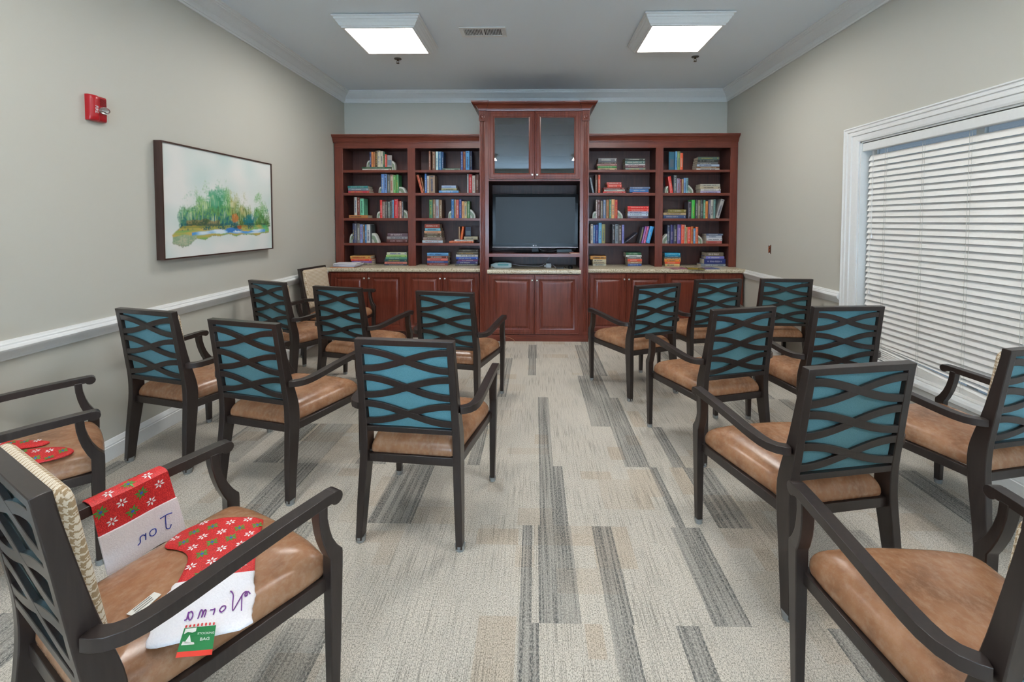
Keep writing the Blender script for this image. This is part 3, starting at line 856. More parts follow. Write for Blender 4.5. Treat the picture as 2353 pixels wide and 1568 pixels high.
# ------------------------------------------------------------------ cabinets on the back wall
W_, WX, WD = M['cherry'], M['cherry_x'], M['cherry_shaded']
def rings_panel(m, x0, x1, z0, z1, y, prof, cap=True):
    rs = [[(x0 + i, y + d, z0 + i), (x1 - i, y + d, z0 + i), (x1 - i, y + d, z1 - i), (x0 + i, y + d, z1 - i)] for i, d in prof]
    m.loft(rs, cap=False)
    if cap:
        r = rs[-1]; m.add(r, [(0, 1, 2, 3)])
    r = rs[0]; m.add(r, [(3, 2, 1, 0)])
DOORP = [(0, 0), (0, -.016), (.004, -.020), (.010, -.020), (.013, -.017), (.018, -.017), (.021, -.020), (.056, -.020), (.060, -.015), (.068, -.013), (.071, -.006), (.078, -.005), (.104, -.016), (.108, -.016)]
def knob(parent, x, y, z):
    o = MB().lathe([(.001, 0), (.007, 0), (.006, -.010), (.008, -.015), (.0135, -.019), (.0145, -.024), (.011, -.029), (.001, -.031)], 18, (x, y, z), 'y').build('knob', M['knob'], parent, smooth=True)
    return o
def raised_door(parent, x0, x1, z0, z1, y, kx):
    m = MB(); rings_panel(m, x0, x1, z0, z1, y, DOORP)
    d = m.build('door', W_, parent, smooth=25)
    knob(d, kx, y - .020, z1 - .068)
def base_unit(label, doors, x0, x1, group=None):
    cx = (x0 + x1) / 2
    t = thing('base_cabinet', label, 'cabinet', (cx, 5.60, 0), 0, 'raised panel base cabinets')
    box('cabinet_body', x0 - cx + .0005, x1 - cx - .0005, 0, .60, .09, .852, W_, t)
    box('toe_kick', x0 - cx + .0005, x1 - cx - .0005, .05, .59, 0.001, .0895, WD, t)
    for i, (a, b) in enumerate(doors):
        raised_door(t, a - cx + .002, b - cx - .002, .098, .838, -.0005, (b - .030 if i == 0 else a + .030) - cx)
base_unit('cherry base cabinet with two raised panel doors in the left corner under the paper stack', [(-2.60, -2.135), (-2.135, -1.66)], -2.655, -1.648)
base_unit('cherry base cabinet with two raised panel doors directly left of the television tower', [(-1.640, -1.172), (-1.172, -.708)], -1.648, -.692)
base_unit('cherry base cabinet with two raised panel doors directly right of the television tower', [(.672, 1.140), (1.140, 1.614)], .657, 1.624)
base_unit('cherry base cabinet with two raised panel doors in the right corner under the magazines', [(1.632, 2.098), (2.098, 2.590)], 1.624, 2.600)

def top_slab(name, x0, x1, y0, y1, z0, z1, mat, lb):
    m = MB(); pr = [(y1, z0), (y1, z1), (y0 + .012, z1), (y0 + .004, z1 - .003), (y0, z1 - .012), (y0, z0 + .010), (y0 + .004, z0 + .002), (y0 + .010, z0)]
    m.prism(pr, 'x', x0, x1); o = m.build(name, mat, smooth=40); return tag(o, lb, 'countertop', 'speckled granite countertops')
top_slab('countertop', XL + .004, -.6925, 5.565, 6.215, .853, .900, M['granite'], 'speckled beige granite countertop on the cabinets left of the television tower')
top_slab('countertop', .6575, 2.610, 5.565, 6.215, .853, .900, M['granite'], 'speckled beige granite countertop on the cabinets right of the television tower')

# open bookcases
SHELVES = [2.170, 1.867, 1.535, 1.204]
def bookcase(label, x0, x1, bays, wallside):
    cx = (x0 + x1) / 2
    t = thing('bookcase', label, 'bookcase', (cx, 5.86, .9), 0, 'open cherry bookcases')
    D = .35; zb = .0015; zt = 2.524 - .9
    L_ = lambda v: v - cx
    m = MB()
    edges = [x0] + [e for b in bays for e in b] + [x1]
    for k in range(0, len(edges), 2):
        if edges[k + 1] - edges[k] > .007: box('face_stile', L_(edges[k]), L_(edges[k + 1]), 0, .02, zb, zt, W_, t, .0015)
    m = MB(); m.box(L_(x0), L_(x1), -.0006, .0205, 2.452 - .9, zt); m.build('top_rail', WX, t, bevel=.0015)
    m = MB()
    for xx in ((x0 + .002, bays[0][0] - .004), (bays[0][1] + .006, bays[1][0] - .006), (bays[1][1] + .004, x1 - .002)):
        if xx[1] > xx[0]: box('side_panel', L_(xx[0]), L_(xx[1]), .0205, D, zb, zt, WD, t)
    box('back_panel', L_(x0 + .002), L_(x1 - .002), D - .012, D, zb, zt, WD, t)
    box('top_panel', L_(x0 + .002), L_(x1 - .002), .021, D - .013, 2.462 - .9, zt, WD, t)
    for b in bays:
        for z in SHELVES:
            m = MB(); m.box(L_(b[0] - .003), L_(b[1] + .003), .010, D - .013, z - .9 - .034, z - .9); m.build('shelf', WX, t, bevel=.002)
    m = MB(); a = x0 - (.012 if wallside == 'left' else -.0); b = x1 + (.0 if wallside == 'left' else .002)
    q = lambda z: z - .9
    # cove crown, shallow
    P = [(.02, q(2.524)), (-.006, q(2.524)), (-.008, q(2.534)), (-.014, q(2.538)), (-.014, q(2.544)), (-.018, q(2.548)), (-.024, q(2.566)), (-.040, q(2.588)), (-.056, q(2.598)), (-.058, q(2.606)), (-.066, q(2.610)), (-.066, q(2.626)), (D, q(2.626)), (D, q(2.615)), (.02, q(2.615))]
    m.prism(P, 'x', L_(a), L_(b)); m.build('crown_moulding', WX, t, smooth=35)
bookcase('dark cherry open bookcase left of the television tower, two bays of four shelves', -2.655, -.692, [(-2.545, -1.686), (-1.586, -.700)], 'left')
bookcase('dark cherry open bookcase right of the television tower, two bays of four shelves', .657, 2.622, [(.668, 1.564), (1.662, 2.528)], 'right')

# television tower
tw = thing('media_tower', 'tall cherry television tower in the middle of the back wall with glass doors on top', 'cabinet', (-.0185, 5.50, 0))
X = lambda v: v + .0185
TA, TB = -.690, .653
m = MB()
for a, b in ((TA, -.600), (.565, TB)): box('side_panel', X(a), X(b), .02, .70, .0, 2.84, WD, tw)
for sgn, (a, b) in ((-1, (TA, -.611)), (1, (.574, TB))):
    m = MB(); a_, b_ = X(a), X(b); wd = b_ - a_
    # fluted pilaster: plan profile with three reeds
    pl = [(a_, .02), (a_, 0)]
    for k in range(3):
        c = a_ + wd * (.26 + .24 * k)
        for q_ in range(7):
            an = math.pi * q_ / 6
            pl.append((c - .0085 * math.cos(an), .0075 * math.sin(an)))
    pl += [(b_, 0), (b_, .02)]
    m.prism(pl, 'z', .125, 2.735); m.box(a_, b_, 0, .02, .0, .125); m.box(a_, b_, 0, .02, 2.735, 2.84)
    p_ = m.build('pilaster', W_, tw)
    m = MB(); m.box(a_ - .004, b_ + .002, -.018, -.0005, 2.722, 2.822); m.box(a_ - .006, b_ + .004, -.022, -.0005, 2.822, 2.84)
    c = (a_ + b_) / 2
    m.lathe([(.034, -.0181), (.034, -.021), (.030, -.023), (.026, -.019), (.018, -.018), (.014, -.022), (.008, -.024), (.001, -.024)], 24, (c, 0, 2.772), 'y')
    m.build('rosette_block', W_, tw, smooth=30)
m = MB(); m.box(X(-.611), X(.574), 0, .02, 2.838, 2.86).box(X(-.611), X(-.578), .001, .02, .05, 2.84).box(X(.545), X(.574), .001, .02, .05, 2.84).box(X(-.611), X(.574), .0, .02, 1.991, 2.012).box(X(-.611), X(.574), .0, .02, .0, .088)
m.build('face_frame', W_, tw)
box('base_plinth', X(TA) - .003, X(TB) + .003, -.012, -.0005, .0005, .082, WX, tw, bevel=.003)
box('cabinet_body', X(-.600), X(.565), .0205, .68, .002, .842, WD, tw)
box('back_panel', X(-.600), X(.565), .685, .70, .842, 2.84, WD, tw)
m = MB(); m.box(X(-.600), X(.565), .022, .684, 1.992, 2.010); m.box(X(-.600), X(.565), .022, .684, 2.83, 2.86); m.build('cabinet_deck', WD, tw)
box('shelf', X(-.600), X(.565), .004, .684, 1.052, 1.094, WX, tw, bevel=.002)
for z in (2.30, 2.56): box('glass_shelf', X(-.598), X(.563), .10, .68, z, z + .006, M['glass'], tw)
mC = X(-.0105)
for a, b, kx in ((X(-.576), mC - .0015, mC - .030), (mC + .0015, X(.543), mC + .030)):
    m = MB(); rings_panel(m, a, b, .092, .834, -.0005, DOORP); d = m.build('door', W_, tw, smooth=25); knob(d, kx, -.0205, .766)
GP = [(0, 0), (0, -.016), (.004, -.020), (.016, -.020), (.019, -.017), (.024, -.017), (.027, -.020), (.056, -.020), (.060, -.014), (.072, -.010), (.074, -.004), (.074, 0)]
for a, b, kx in ((X(-.576), mC - .0015, mC - .030), (mC + .0015, X(.543), mC + .030)):
    m = MB(); z0, z1 = 2.014, 2.834
    rs = [[(a + i, -.0005 + d, z0 + i), (b - i, -.0005 + d, z0 + i), (b - i, -.0005 + d, z1 - i), (a + i, -.0005 + d, z1 - i)] for i, d in GP]
    rs.append(rs[0]); m.loft(rs, cap=False)
    d = m.build('glass_door', W_, tw, smooth=25); knob(d, kx, -.0205, 2.064)
    box('glass_pane', a + .072, b - .072, -.006, -.002, z0 + .072, z1 - .072, M['glass'], d)
# crown with mitred returns and broken-forward ends
CR = [(.000, 2.842), (.006, 2.846), (.008, 2.858), (.014, 2.862), (.016, 2.872), (.030, 2.892), (.052, 2.908), (.072, 2.916), (.076, 2.924), (.088, 2.928), (.090, 2.944)]
def crown(m, x0, x1, y0, sx0=1, sx1=1):
    m.loft([[(x0 - d * sx0, y0 - d, z), (x1 + d * sx1, y0 - d, z), (x1 + d * sx1, .70, z), (x0 - d * sx0, .70, z)] for d, z in CR])
m = MB(); crown(m, X(-.60), X(.565), .0, 0, 0); m.build('crown_moulding', WX, tw, smooth=35)
for a, b in ((TA, -.604), (.567, TB)):
    m = MB(); left = a < 0
    m.loft([[(X(a) - (d if left else d * .45), -.022 - d, z), (X(b) + (d * .45 if left else d), -.022 - d, z), (X(b) + (d * .45 if left else d), .70, z), (X(a) - (d if left else d * .45), .70, z)] for d, z in CR])
    m.build('crown_return', WX, tw, smooth=35)
m = MB(); m.prism([(.683, .8435), (.683, .894), (0, .894), (-.008, .891), (-.012, .882), (-.012, .853), (-.008, .8455), (-.002, .8435)], 'x', X(-.598), X(.563)); m.build('countertop', M['granite'], tw, smooth=40)['label'] = 'speckled beige granite slab'

# television
tv = thing('television', 'black flat television with glossy bezel standing in the tower niche', 'television', (-.003, 5.66, 1.0945))
bz = plain((10, 10, 12), .12, .10, name='gloss_black_bezel')
m = MB(); rx0, rx1, rz0, rz1 = -.542, .542, .068, .745
m.box(rx0, rx1, -.030, .020, rz0, rz1); m.box(-.40, .40, .020, .055, rz0 + .05, rz1 - .08)
m.build('housing', bz, tv, bevel=.004)
t_ = NT('matte_black_screen', .34, .28); t_.col(srgb(22, 24, 27)); t_.b.inputs['Coat Weight'].default_value = .0
box('screen', rx0 + .040, rx1 - .040, -.0315, -.0302, rz0 + .055, rz1 - .040, t_.m, tv)
box('trim_strip', rx0, rx1, -.0325, -.0302, rz0, rz0 + .008, plain((120, 104, 100), .25, .6, .6), tv)
m = MB()
m.loft([[(-.28 + .03 * k, -.11 + .02 * k, .012 * k), (.28 - .03 * k, -.11 + .02 * k, .012 * k), (.24 - .03 * k, .13 - .01 * k, .012 * k), (-.24 + .03 * k, .13 - .01 * k, .012 * k)] for k in (0, 1)])
m.build('stand_base', bz, tv, bevel=.003)
box('stand_neck', -.045, .045, -.005, .025, .011, .09, bz, tv, bevel=.004)
lg = MB(); lg.lathe([(.0005, -.0326), (.0085, -.0326), (.0085, -.0335), (.0005, -.0335)], 20, (-.022, 0, .094), 'y'); lg.build('logo_badge', plain((200, 200, 205), .4), tv)
text_mesh('logo_lettering', 'LG', .020, plain((200, 200, 205), .4), tv, Matrix.Translation((.006, -.0328, .094)) @ Matrix.Rotation(math.radians(90), 4, 'X'), .0004)

# ------------------------------------------------------------------ things on the counters and in the niche
def paper_sheet(m, cx, cy, z, w_, h_, rz, t=.0015, curl=0):
    c, s = math.cos(rz), math.sin(rz)
    def P(a, b, zz): return (cx + a * c - b * s, cy + a * s + b * c, zz)
    n = 6; top = []; bot = []
    for k in range(n + 1):
        a = -w_ / 2 + w_ * k / n; zz = z + curl * (k / n) ** 3
        bot.append((P(a, -h_ / 2, zz), P(a, h_ / 2, zz))); top.append((P(a, -h_ / 2, zz + t), P(a, h_ / 2, zz + t)))
    m.loft([[bot[k][0], bot[k][1], top[k][1], top[k][0]] for k in range(n + 1)])
env = thing('envelope', 'orange-brown envelope lying under the white paper stack on the left counter end', 'envelope', (-2.46, 5.70, .9005))
m = MB(); paper_sheet(m, 0, 0, 0, .30, .23, .05, .008); m.build('envelope_body', plain((206, 140, 96), .7), env)
m = MB(); paper_sheet(m, -.02, -.01, .0082, .22, .10, .05, .0012); m.build('flap', plain((196, 128, 84), .7), env)
z = .9115; rng = random.Random(3)
LBP = ['lowest white paper bundle in the loose stack on the left counter end', 'second white paper bundle from the bottom of the loose stack on the left counter', 'third white paper bundle from the bottom of the loose stack, left counter', 'fourth white paper bundle from the bottom of the loose stack, left counter', 'topmost white paper bundle of the loose stack on the left counter end']
for k in range(5):
    m = MB(); h = .0088; paper_sheet(m, 0, 0, 0, .29, .215, rng.uniform(-.13, .13), h - .001, rng.uniform(0, .003) if k == 4 else 0)
    o = m.build('paper_stack', plain((206 + 4 * k, 206 + 3 * k, 222), .7)); o.location = (-2.44 + rng.uniform(-.02, .03), 5.705 + rng.uniform(-.01, .01), z); z += h + .0002
    tag(o, LBP[k], 'paper', 'loose papers on the left counter')
magc = [(170, 110, 120), (150, 140, 70), (90, 110, 150), (180, 150, 60), (120, 80, 110)]
mags = [(1.80, 5.70, .14), (2.02, 5.66, -.2), (2.19, 5.71, .15)]
for k, (x, y, a) in enumerate(mags):
    t = thing('magazine', ['mauve glossy magazine on the right counter, leftmost of three lying flat', 'olive glossy magazine on the right counter, middle of three lying flat', 'blue-grey glossy magazine on the right counter, rightmost of three lying flat'][k], 'magazine', (x, y, .9005), a, 'magazines on the right counter')
    m = MB(); m.box(-.105, .105, -.13, .13, 0, .004); m.build('magazine_cover', plain(magc[k], .25), t)
    m = MB(); m.box(-.09, .03, -.10, .02, .0042, .0046); m.build('cover_picture', plain(magc[k + 2], .25), t)
    m = MB(); m.box(-.09, .09, .06, .10, .0042, .0046); m.build('title_band', plain((200, 190, 170), .25), t)
NZ = .8945
wp = thing('wipes_pack', 'teal and white plastic pack of wipes on the granite in the low niche', 'pack', (-.430, 5.77, NZ), .04)
m = MB()
m.loft([[(x, y * sc, .034 + z_ * sc2) for (y, z_) in ((-.045, -.034), (.045, -.034), (.052, 0), (.045, .030), (-.045, .030), (-.052, 0))] for x, sc, sc2 in ((-.150, .95, .12), (-.125, 1, .55), (-.09, 1, 1), (.085, 1, 1), (.115, 1, .8), (.12, .9, .7))])
m.v = [(x, y, max(z_, 0)) for x, y, z_ in m.v]
m.build('pack_body', plain((196, 218, 218), .25), wp, smooth=50)
m = MB(); m.box(-.06, .08, -.0515, -.0495, .022, .05); m.build('label_band', plain((60, 150, 150), .3), wp)
MB().loft([[(x, y, z_) for x, y in ((-.05, -.03), (.05, -.03), (.05, .03), (-.05, .03))] for z_ in (.064, .069)]).build('flip_lid', plain((90, 170, 170), .3), wp, bevel=.004)
cable = thing('power_cable', 'long white cable lying behind the wipes in the low niche', 'cable', (-.05, 5.85, NZ))
MB().tube([(-.26, .06, .03), (-.16, .07, .012), (0, .05, .006), (.10, .03, .006), (.15, .04, .02), (.20, .10, .06), (.24, .16, .12), (.25, .20, .154)], .0035, 6).build('cord', M['white'], cable)
ad = thing('power_adapter', 'white plug adapter block with a short lead in the low niche', 'adapter', (.17, 5.77, NZ))
MB().box(-.035, .035, -.02, .02, 0, .055).build('adapter_block', plain((206, 212, 216), .4), ad, bevel=.004)
MB().tube([(.034, 0, .03), (.06, -.01, .035), (.09, -.03, .008), (.11, -.03, .004)], .003, 6).build('lead', M['white'], ad)
MB().box(-.056, -.0355, -.012, .012, .01, .035).build('plug', M['white'], ad, bevel=.002)
ph = thing('card_reader', 'small grey and black gadget lying flat beside the adapter in the low niche', 'gadget', (.325, 5.66, NZ), .2)
MB().box(-.06, .03, -.03, .03, 0, .014).build('gadget_body', plain((96, 98, 98), .4), ph, bevel=.003)
MB().tube([(.03, 0, .008), (.05, .01, .02), (.07, .0, .006)], .006, 6).build('strap', M['black'], ph)
cm = thing('webcam', 'small round black camera gadget at the right of the low niche', 'camera', (.445, 5.66, NZ))
MB().lathe([(.001, 0), (.030, 0), (.032, .012), (.028, .034), (.018, .044), (.001, .046)], 18).build('camera_body', M['black'], cm, smooth=True)
MB().lathe([(.001, -.034), (.010, -.034), (.012, -.028), (.012, -.024)], 14, (0, 0, .02), 'y').build('camera_lens', bz, cm)
c2 = thing('cream_knob', 'tiny cream plastic knob at the left end of the low niche', 'knob', (-.565, 5.72, NZ))
MB().lathe([(.001, 0), (.012, 0), (.009, .012), (.012, .02), (.001, .024)], 12).build('knob_body', plain((226, 214, 190), .4), c2, smooth=True)
rt = thing('set_top_box', 'small grey box with leads behind the right foot of the television', 'box', (.375, 5.86, 1.0945), .06)
MB().box(-.095, .095, -.05, .05, 0, .034).build('box_body', plain((150, 164, 170), .4), rt, bevel=.004)
MB().tube([(-.09, -.02, .02), (-.14, .0, .01), (-.22, .02, .006), (-.30, .03, .02), (-.34, .06, .05)], .003, 6).build('lead', M['white'], rt)
MB().tube([(.09, -.02, .01), (.12, -.05, .004), (.10, -.08, .004)], .003, 6).build('lead', M['white'], rt)
bk = thing('booklet', 'thin cream booklet lying on the right of the television shelf', 'booklet', (.505, 5.60, 1.0945), .05)
MB().box(-.072, .055, -.075, .075, 0, .006).build('booklet_pages', plain((206, 180, 165), .6), bk)
MB().box(-.070, .053, -.073, .073, .0062, .0075).build('booklet_cover', plain((190, 120, 105), .5), bk)
lw = thing('floor_wire', 'thin tan wire lying along the base of the television tower', 'wire', (-.31, 5.465, .0))
MB().tube([(-.12, .018, .070), (-.06, .016, .060), (.0, .014, .045), (.035, .010, .028), (.055, .0, .010), (.06, -.04, .0035)], .0022, 6).build('wire_strand', plain((176, 112, 76), .5), lw)

# ------------------------------------------------------------------ books
BAYN = ['leftmost bay', 'bay left of tower', 'bay right of tower', 'rightmost bay']
SHN = ['top shelf', 'second shelf', 'third shelf', 'fourth shelf', 'counter']
ORD = ['first', 'second', 'third', 'fourth', 'fifth', 'sixth', 'seventh', 'eighth', 'ninth', 'tenth', 'eleventh', 'twelfth', 'thirteenth', 'fourteenth', 'fifteenth', 'sixteenth', 'seventeenth']
NC = {'black': (42, 42, 46), 'dark grey': (75, 75, 75), 'grey': (122, 122, 120), 'white': (208, 208, 208), 'cream': (196, 186, 160), 'tan': (165, 130, 95),
      'brown': (100, 75, 55), 'dark red': (115, 52, 46), 'red': (200, 50, 50), 'orange': (222, 120, 60), 'orange-red': (220, 80, 50), 'pink': (205, 115, 110), 'purple': (110, 70, 125),
      'lavender': (140, 135, 185), 'navy': (45, 52, 100), 'blue': (60, 110, 175), 'light blue': (115, 165, 205), 'pale blue': (185, 205, 215), 'teal': (60, 125, 130), 'turquoise': (40, 150, 190),
      'dark green': (50, 85, 60), 'green': (75, 145, 80), 'light green': (130, 180, 110), 'mint': (110, 190, 150), 'olive': (130, 125, 75), 'slate': (95, 108, 125), 'yellow': (205, 170, 80)}
def cname(c): return min(NC, key=lambda k: sum((a - b) ** 2 for a, b in zip(NC[k], c)))
def lum(c): return .3 * c[0] + .6 * c[1] + .1 * c[2]
YS = 5.935
cover_mat = lambda c: plain(c, .38, .45)
def book_mesh(w_, h_, d_, col, horiz):
    """spine on local -y; upright: w_ along x, h_ along z; returns root cover + children"""
    t = min(.0028, w_ * .12, h_ * .12)
    m = MB()
    if horiz:   # lying: w_ spine length along x, h_ thickness along z
        m.box(0, w_, 0, d_, 0, t).box(0, w_, 0, d_, h_ - t, h_)
        m.loft([[(x, 0, 0), (x, -t * .8, h_ * .2), (x, -t * 1.2, h_ * .5), (x, -t * .8, h_ * .8), (x, 0, h_), (x, t, h_ - t), (x, t, t)] for x in (0, w_)])
        o = m.build('book', cover_mat(col))
        MB().box(.003, w_ - .003, t * 1.05, d_ - .004, t * 1.02, h_ - t * 1.02).build('pages', M['pages'], o)
    else:
        m.box(0, t, 0, d_, 0, h_).box(w_ - t, w_, 0, d_, 0, h_)
        m.loft([[(0, 0, z), (w_ * .2, -t * .8, z), (w_ * .5, -t * 1.2, z), (w_ * .8, -t * .8, z), (w_, 0, z), (w_ - t, t, z), (t, t, z)] for z in (0, h_)])
        o = m.build('book', cover_mat(col))
        MB().box(t * 1.02, w_ - t * 1.02, t * 1.05, d_ - .004, .003, h_ - .003).build('pages', M['pages'], o)
    return o, t
def spine_title(o, w_, h_, t, col, horiz, rng):
    ink = (225, 220, 205) if lum(col) < 130 else ((40, 40, 60) if rng.random() < .7 else (150, 40, 40))
    if rng.random() < .15: ink = (220, 180, 80) if lum(col) < 130 else (40, 70, 130)
    m = MB(); L_, T_ = (w_, h_) if horiz else (h_, w_)
    if T_ < .012: return
    a = L_ * rng.uniform(.10, .2); end = L_ * rng.uniform(.62, .86); hh = T_ * rng.uniform(.17, .29); y0 = -t * 1.2 - .0012; y1 = y0 + .0009
    def bar(s0, s1, c0, c1):
        if horiz: m.box(s0, s1, y0, y1, c0, c1)
        else: m.box(c0, c1, y0, y1, s0, s1)
    s_ = a
    while s_ < end:                      # the row of illegible title marks on the spine
        g = rng.uniform(.004, .009)
        if rng.random() > .12: bar(s_, s_ + g * .72, T_ * .5 - hh * rng.uniform(.55, 1), T_ * .5 + hh * rng.uniform(.55, 1))
        s_ += g
    if not m.v: return
    if end < L_ * .84 and rng.random() < .5: bar(L_ * .91, L_ * .95, T_ * .25, T_ * .75)
    ink = tuple(int(a * .62 + b_ * .38) // 12 * 12 for a, b_ in zip(ink, col)); m.build('spine_title', plain(ink, .5), o)
stone_rim = None
def geode(x0, x1, z0, h, side, y):
    """agate half-slab bookend: quarter round slab with a pale rind and green-grey heart"""
    r = x1 - x0; n = 14
    def arc(s_, yy, k=1.0):
        pts = []
        for i in range(n + 1):
            a = math.pi / 2 * i / n; wob = 1 + .04 * math.sin(5 * a + r * 90)
            px = r * s_ * math.cos(a) * wob; pz = h * s_ * math.sin(a) * wob
            pts.append(((px if side == 'R' else -px), yy, pz))
        return [(0, yy, 0)] + pts
    m = MB(); m.loft([arc(.96, 0), arc(1, .006), arc(1, .070), arc(.95, .076)])
    o = m.build('stone_bookend', plain((196, 198, 188), .3), smooth=35)
    o.location = (x0 if side == 'R' else x1, y, z0)
    m = MB(); m.loft([arc(.74, -.0016), arc(.76, .0004)]); c_ = m.build('green_heart', plain((122, 138, 116), .2), o)
    m = MB(); m.loft([arc(.36, -.0030), arc(.38, -.0012)]); m.build('grey_core', plain((176, 176, 168), .2), o)
    return o
rngb = random.Random(11)
by = {}
BOOKS = [tuple(list(b[:4]) + [min(b[4], 2.522)] + list(b[5:])) if b[0] == 'H' else b for b in BOOKS]
for b in BOOKS: by.setdefault((b[1], b[2]), []).append(b)
for (bay, sh), items in by.items():
    floor_z = ([*SHELVES, .900])[sh] + .0004
    placed = []
    H_ = sorted([b for b in items if b[0] == 'H'], key=lambda b: b[5])
    # stacks: snap each lying book on what lies below it
    stacks = []
    recs = []
    def below(x0, x1, z0):
        z = 0
        for (a, c, top) in placed:
            if min(x1, c) - max(x0, a) > .25 * min(x1 - x0, c - a) and top <= z0 + .022: z = max(z, top)
        return z
    for b in H_:
        _, _, _, x0, x1, z0, z1, col = b
        zb = below(x0, x1, z0); h = max(.011, z1 - zb if zb > z0 - .004 and zb < z1 - .006 else z1 - z0)
        h = max(.011, z1 - max(zb, z0 - .004) if zb >= z0 - .006 else z1 - z0)
        top = zb + h; placed.append((x0, x1, top + .0006))
        for st in stacks:
            if min(x1, st['x1']) - max(x0, st['x0']) > .4 * (x1 - x0): st['b'].append((x0, x1, zb, h, col)); st['x0'] = min(x0, st['x0']); st['x1'] = max(x1, st['x1']); break
        else: stacks.append({'x0': x0, 'x1': x1, 'b': [(x0, x1, zb, h, col)]})
    stacks.sort(key=lambda s_: s_['x0'])
    for si, st in enumerate(stacks):
        n = len(st['b'])
        sname = 'only stack' if len(stacks) == 1 else ('left stack', 'right stack')[si] if len(stacks) == 2 else ('left stack', 'middle stack', 'right stack')[si]
        for bi, (x0, x1, zb, h, col) in enumerate(st['b']):
            d_ = .17 + .012 * rngb.random()
            o, t = book_mesh(x1 - x0, h, d_, col, True)
            o.location = (x0, YS + rngb.uniform(-.006, .006), floor_z + zb)
            spine_title(o, x1 - x0, h, t, col, True, rngb)
            pos = 'lying alone' if n == 1 else 'topmost' if bi == n - 1 else 'bottom' if bi == 0 else ORD[bi] + ' from bottom'
            if n == 1: lb = '%s book lying flat alone, %s, %s' % (cname(col), SHN[sh], BAYN[bay])
            else: lb = '%s book, %s of the %s, %s, %s' % (cname(col), pos, sname, SHN[sh], BAYN[bay])
            tag(o, lb, 'book', 'lying books on the %s, %s' % (SHN[sh], BAYN[bay]))
    ups = sorted([b for b in items if b[0] in 'VNF'], key=lambda b: b[3])
    for ui, b in enumerate(ups):
        pos = 'leftmost' if ui == 0 else 'rightmost' if ui == len(ups) - 1 else ORD[ui] + ' from left'
        def base(x0, x1, z0):
            z = 0
            if z0 < .012: return 0
            for (a, c, top) in placed:
                if min(x1, c) - max(x0, a) > .3 * (x1 - x0) and top < z0 + .03: z = max(z, top)
            return z
        if b[0] == 'V':
            _, _, _, x0, x1, z0, z1, col = b; zb = base(x0, x1, z0)
            w_ = x1 - x0 - .0012; d_ = .15 + .015 * rngb.random()
            o, t = book_mesh(w_, z1 - zb, d_, col, False)
            o.location = (x0, YS + rngb.uniform(-.008, .006), floor_z + zb); spine_title(o, w_, z1 - zb, t, col, False, rngb); how = 'upright'
        elif b[0] == 'N':
            _, _, _, xb0, xb1, xt0, xt1, z0, z1, col = b; zb = base(min(xb0, xt0), max(xb1, xt1), z0)
            dx = xt0 - xb0; ang = math.atan2(dx, z1 - zb)
            w_ = (xb1 - xb0) * math.cos(ang) * .95; L_ = math.hypot(dx, z1 - zb)
            L_ -= w_ * abs(math.sin(ang)) * .5
            o, t = book_mesh(w_, L_, .15, col, False)
            # lean about y; the lower corner touches the shelf
            lift = w_ * math.sin(ang) if ang > 0 else 0
            o.rotation_euler = (0, ang, 0)
            o.location = (xb0, YS, floor_z + zb + lift + .0004)
            spine_title(o, w_, L_, t, col, False, rngb); how = 'leaning'
        else:
            _, _, _, x0, x1, z0, z1, col = b; zb = base(x0, x1, z0)
            w_ = x1 - x0; o, t = book_mesh(.020, z1 - zb, w_ * .96, col, False)
            # turned so that its cover faces the room
            o.rotation_euler = (0, 0, math.radians(-74)); o.location = (x0, YS + .02, floor_z + zb)
            m = MB(); m.box(.0202, .0208, w_ * .12, w_ * .86, (z1 - zb) * .15, (z1 - zb) * .6)
            m.build('cover_picture', plain((96, 110, 120), .4), o); how = 'cover forward'
        if len(ups) == 1: lb = 'lone %s book, %s, %s, %s' % (cname(col), how, SHN[sh], BAYN[bay])
        else: lb = '%s book, %s, %s in row, %s, %s' % (cname(col), how, pos.replace(' from left', ' from left'), SHN[sh], BAYN[bay])
        tag(o, lb, 'book', 'standing books on the %s, %s' % (SHN[sh], BAYN[bay]))
    bs = sorted([b for b in items if b[0] == 'B'], key=lambda b: b[3])
    for b in bs:
        _, _, _, x0, x1, z0, z1, side = b
        if side == 'L': x1 = min([x1] + [u_[3] - .001 for u_ in ups if u_[0] != 'N' and u_[3] > x0])
        zb = 0
        for (a, c, top) in placed:
            if min(x1, c) - max(x0, a) > .01 and z0 > .012: zb = max(zb, top)
        o = geode(x0, x1, floor_z + zb, z1 - zb, side, YS + .012)
        tag(o, 'pale stone bookend at %s end of row, %s, %s' % ('left' if side == 'L' else 'right', SHN[sh], BAYN[bay]), 'bookend', 'stone slab bookends')

# ------------------------------------------------------------------ armchairs
CWD = M['chairwood']
def interp(tab, z):
    for (a, b) in zip(tab[:-1], tab[1:]):
        if a[0] <= z <= b[0]:
            t = (z - a[0]) / (b[0] - a[0]); return [a[i] + (b[i] - a[i]) * t for i in range(1, len(a))]
    return list(tab[-1][1:] if z > tab[-1][0] else tab[0][1:])
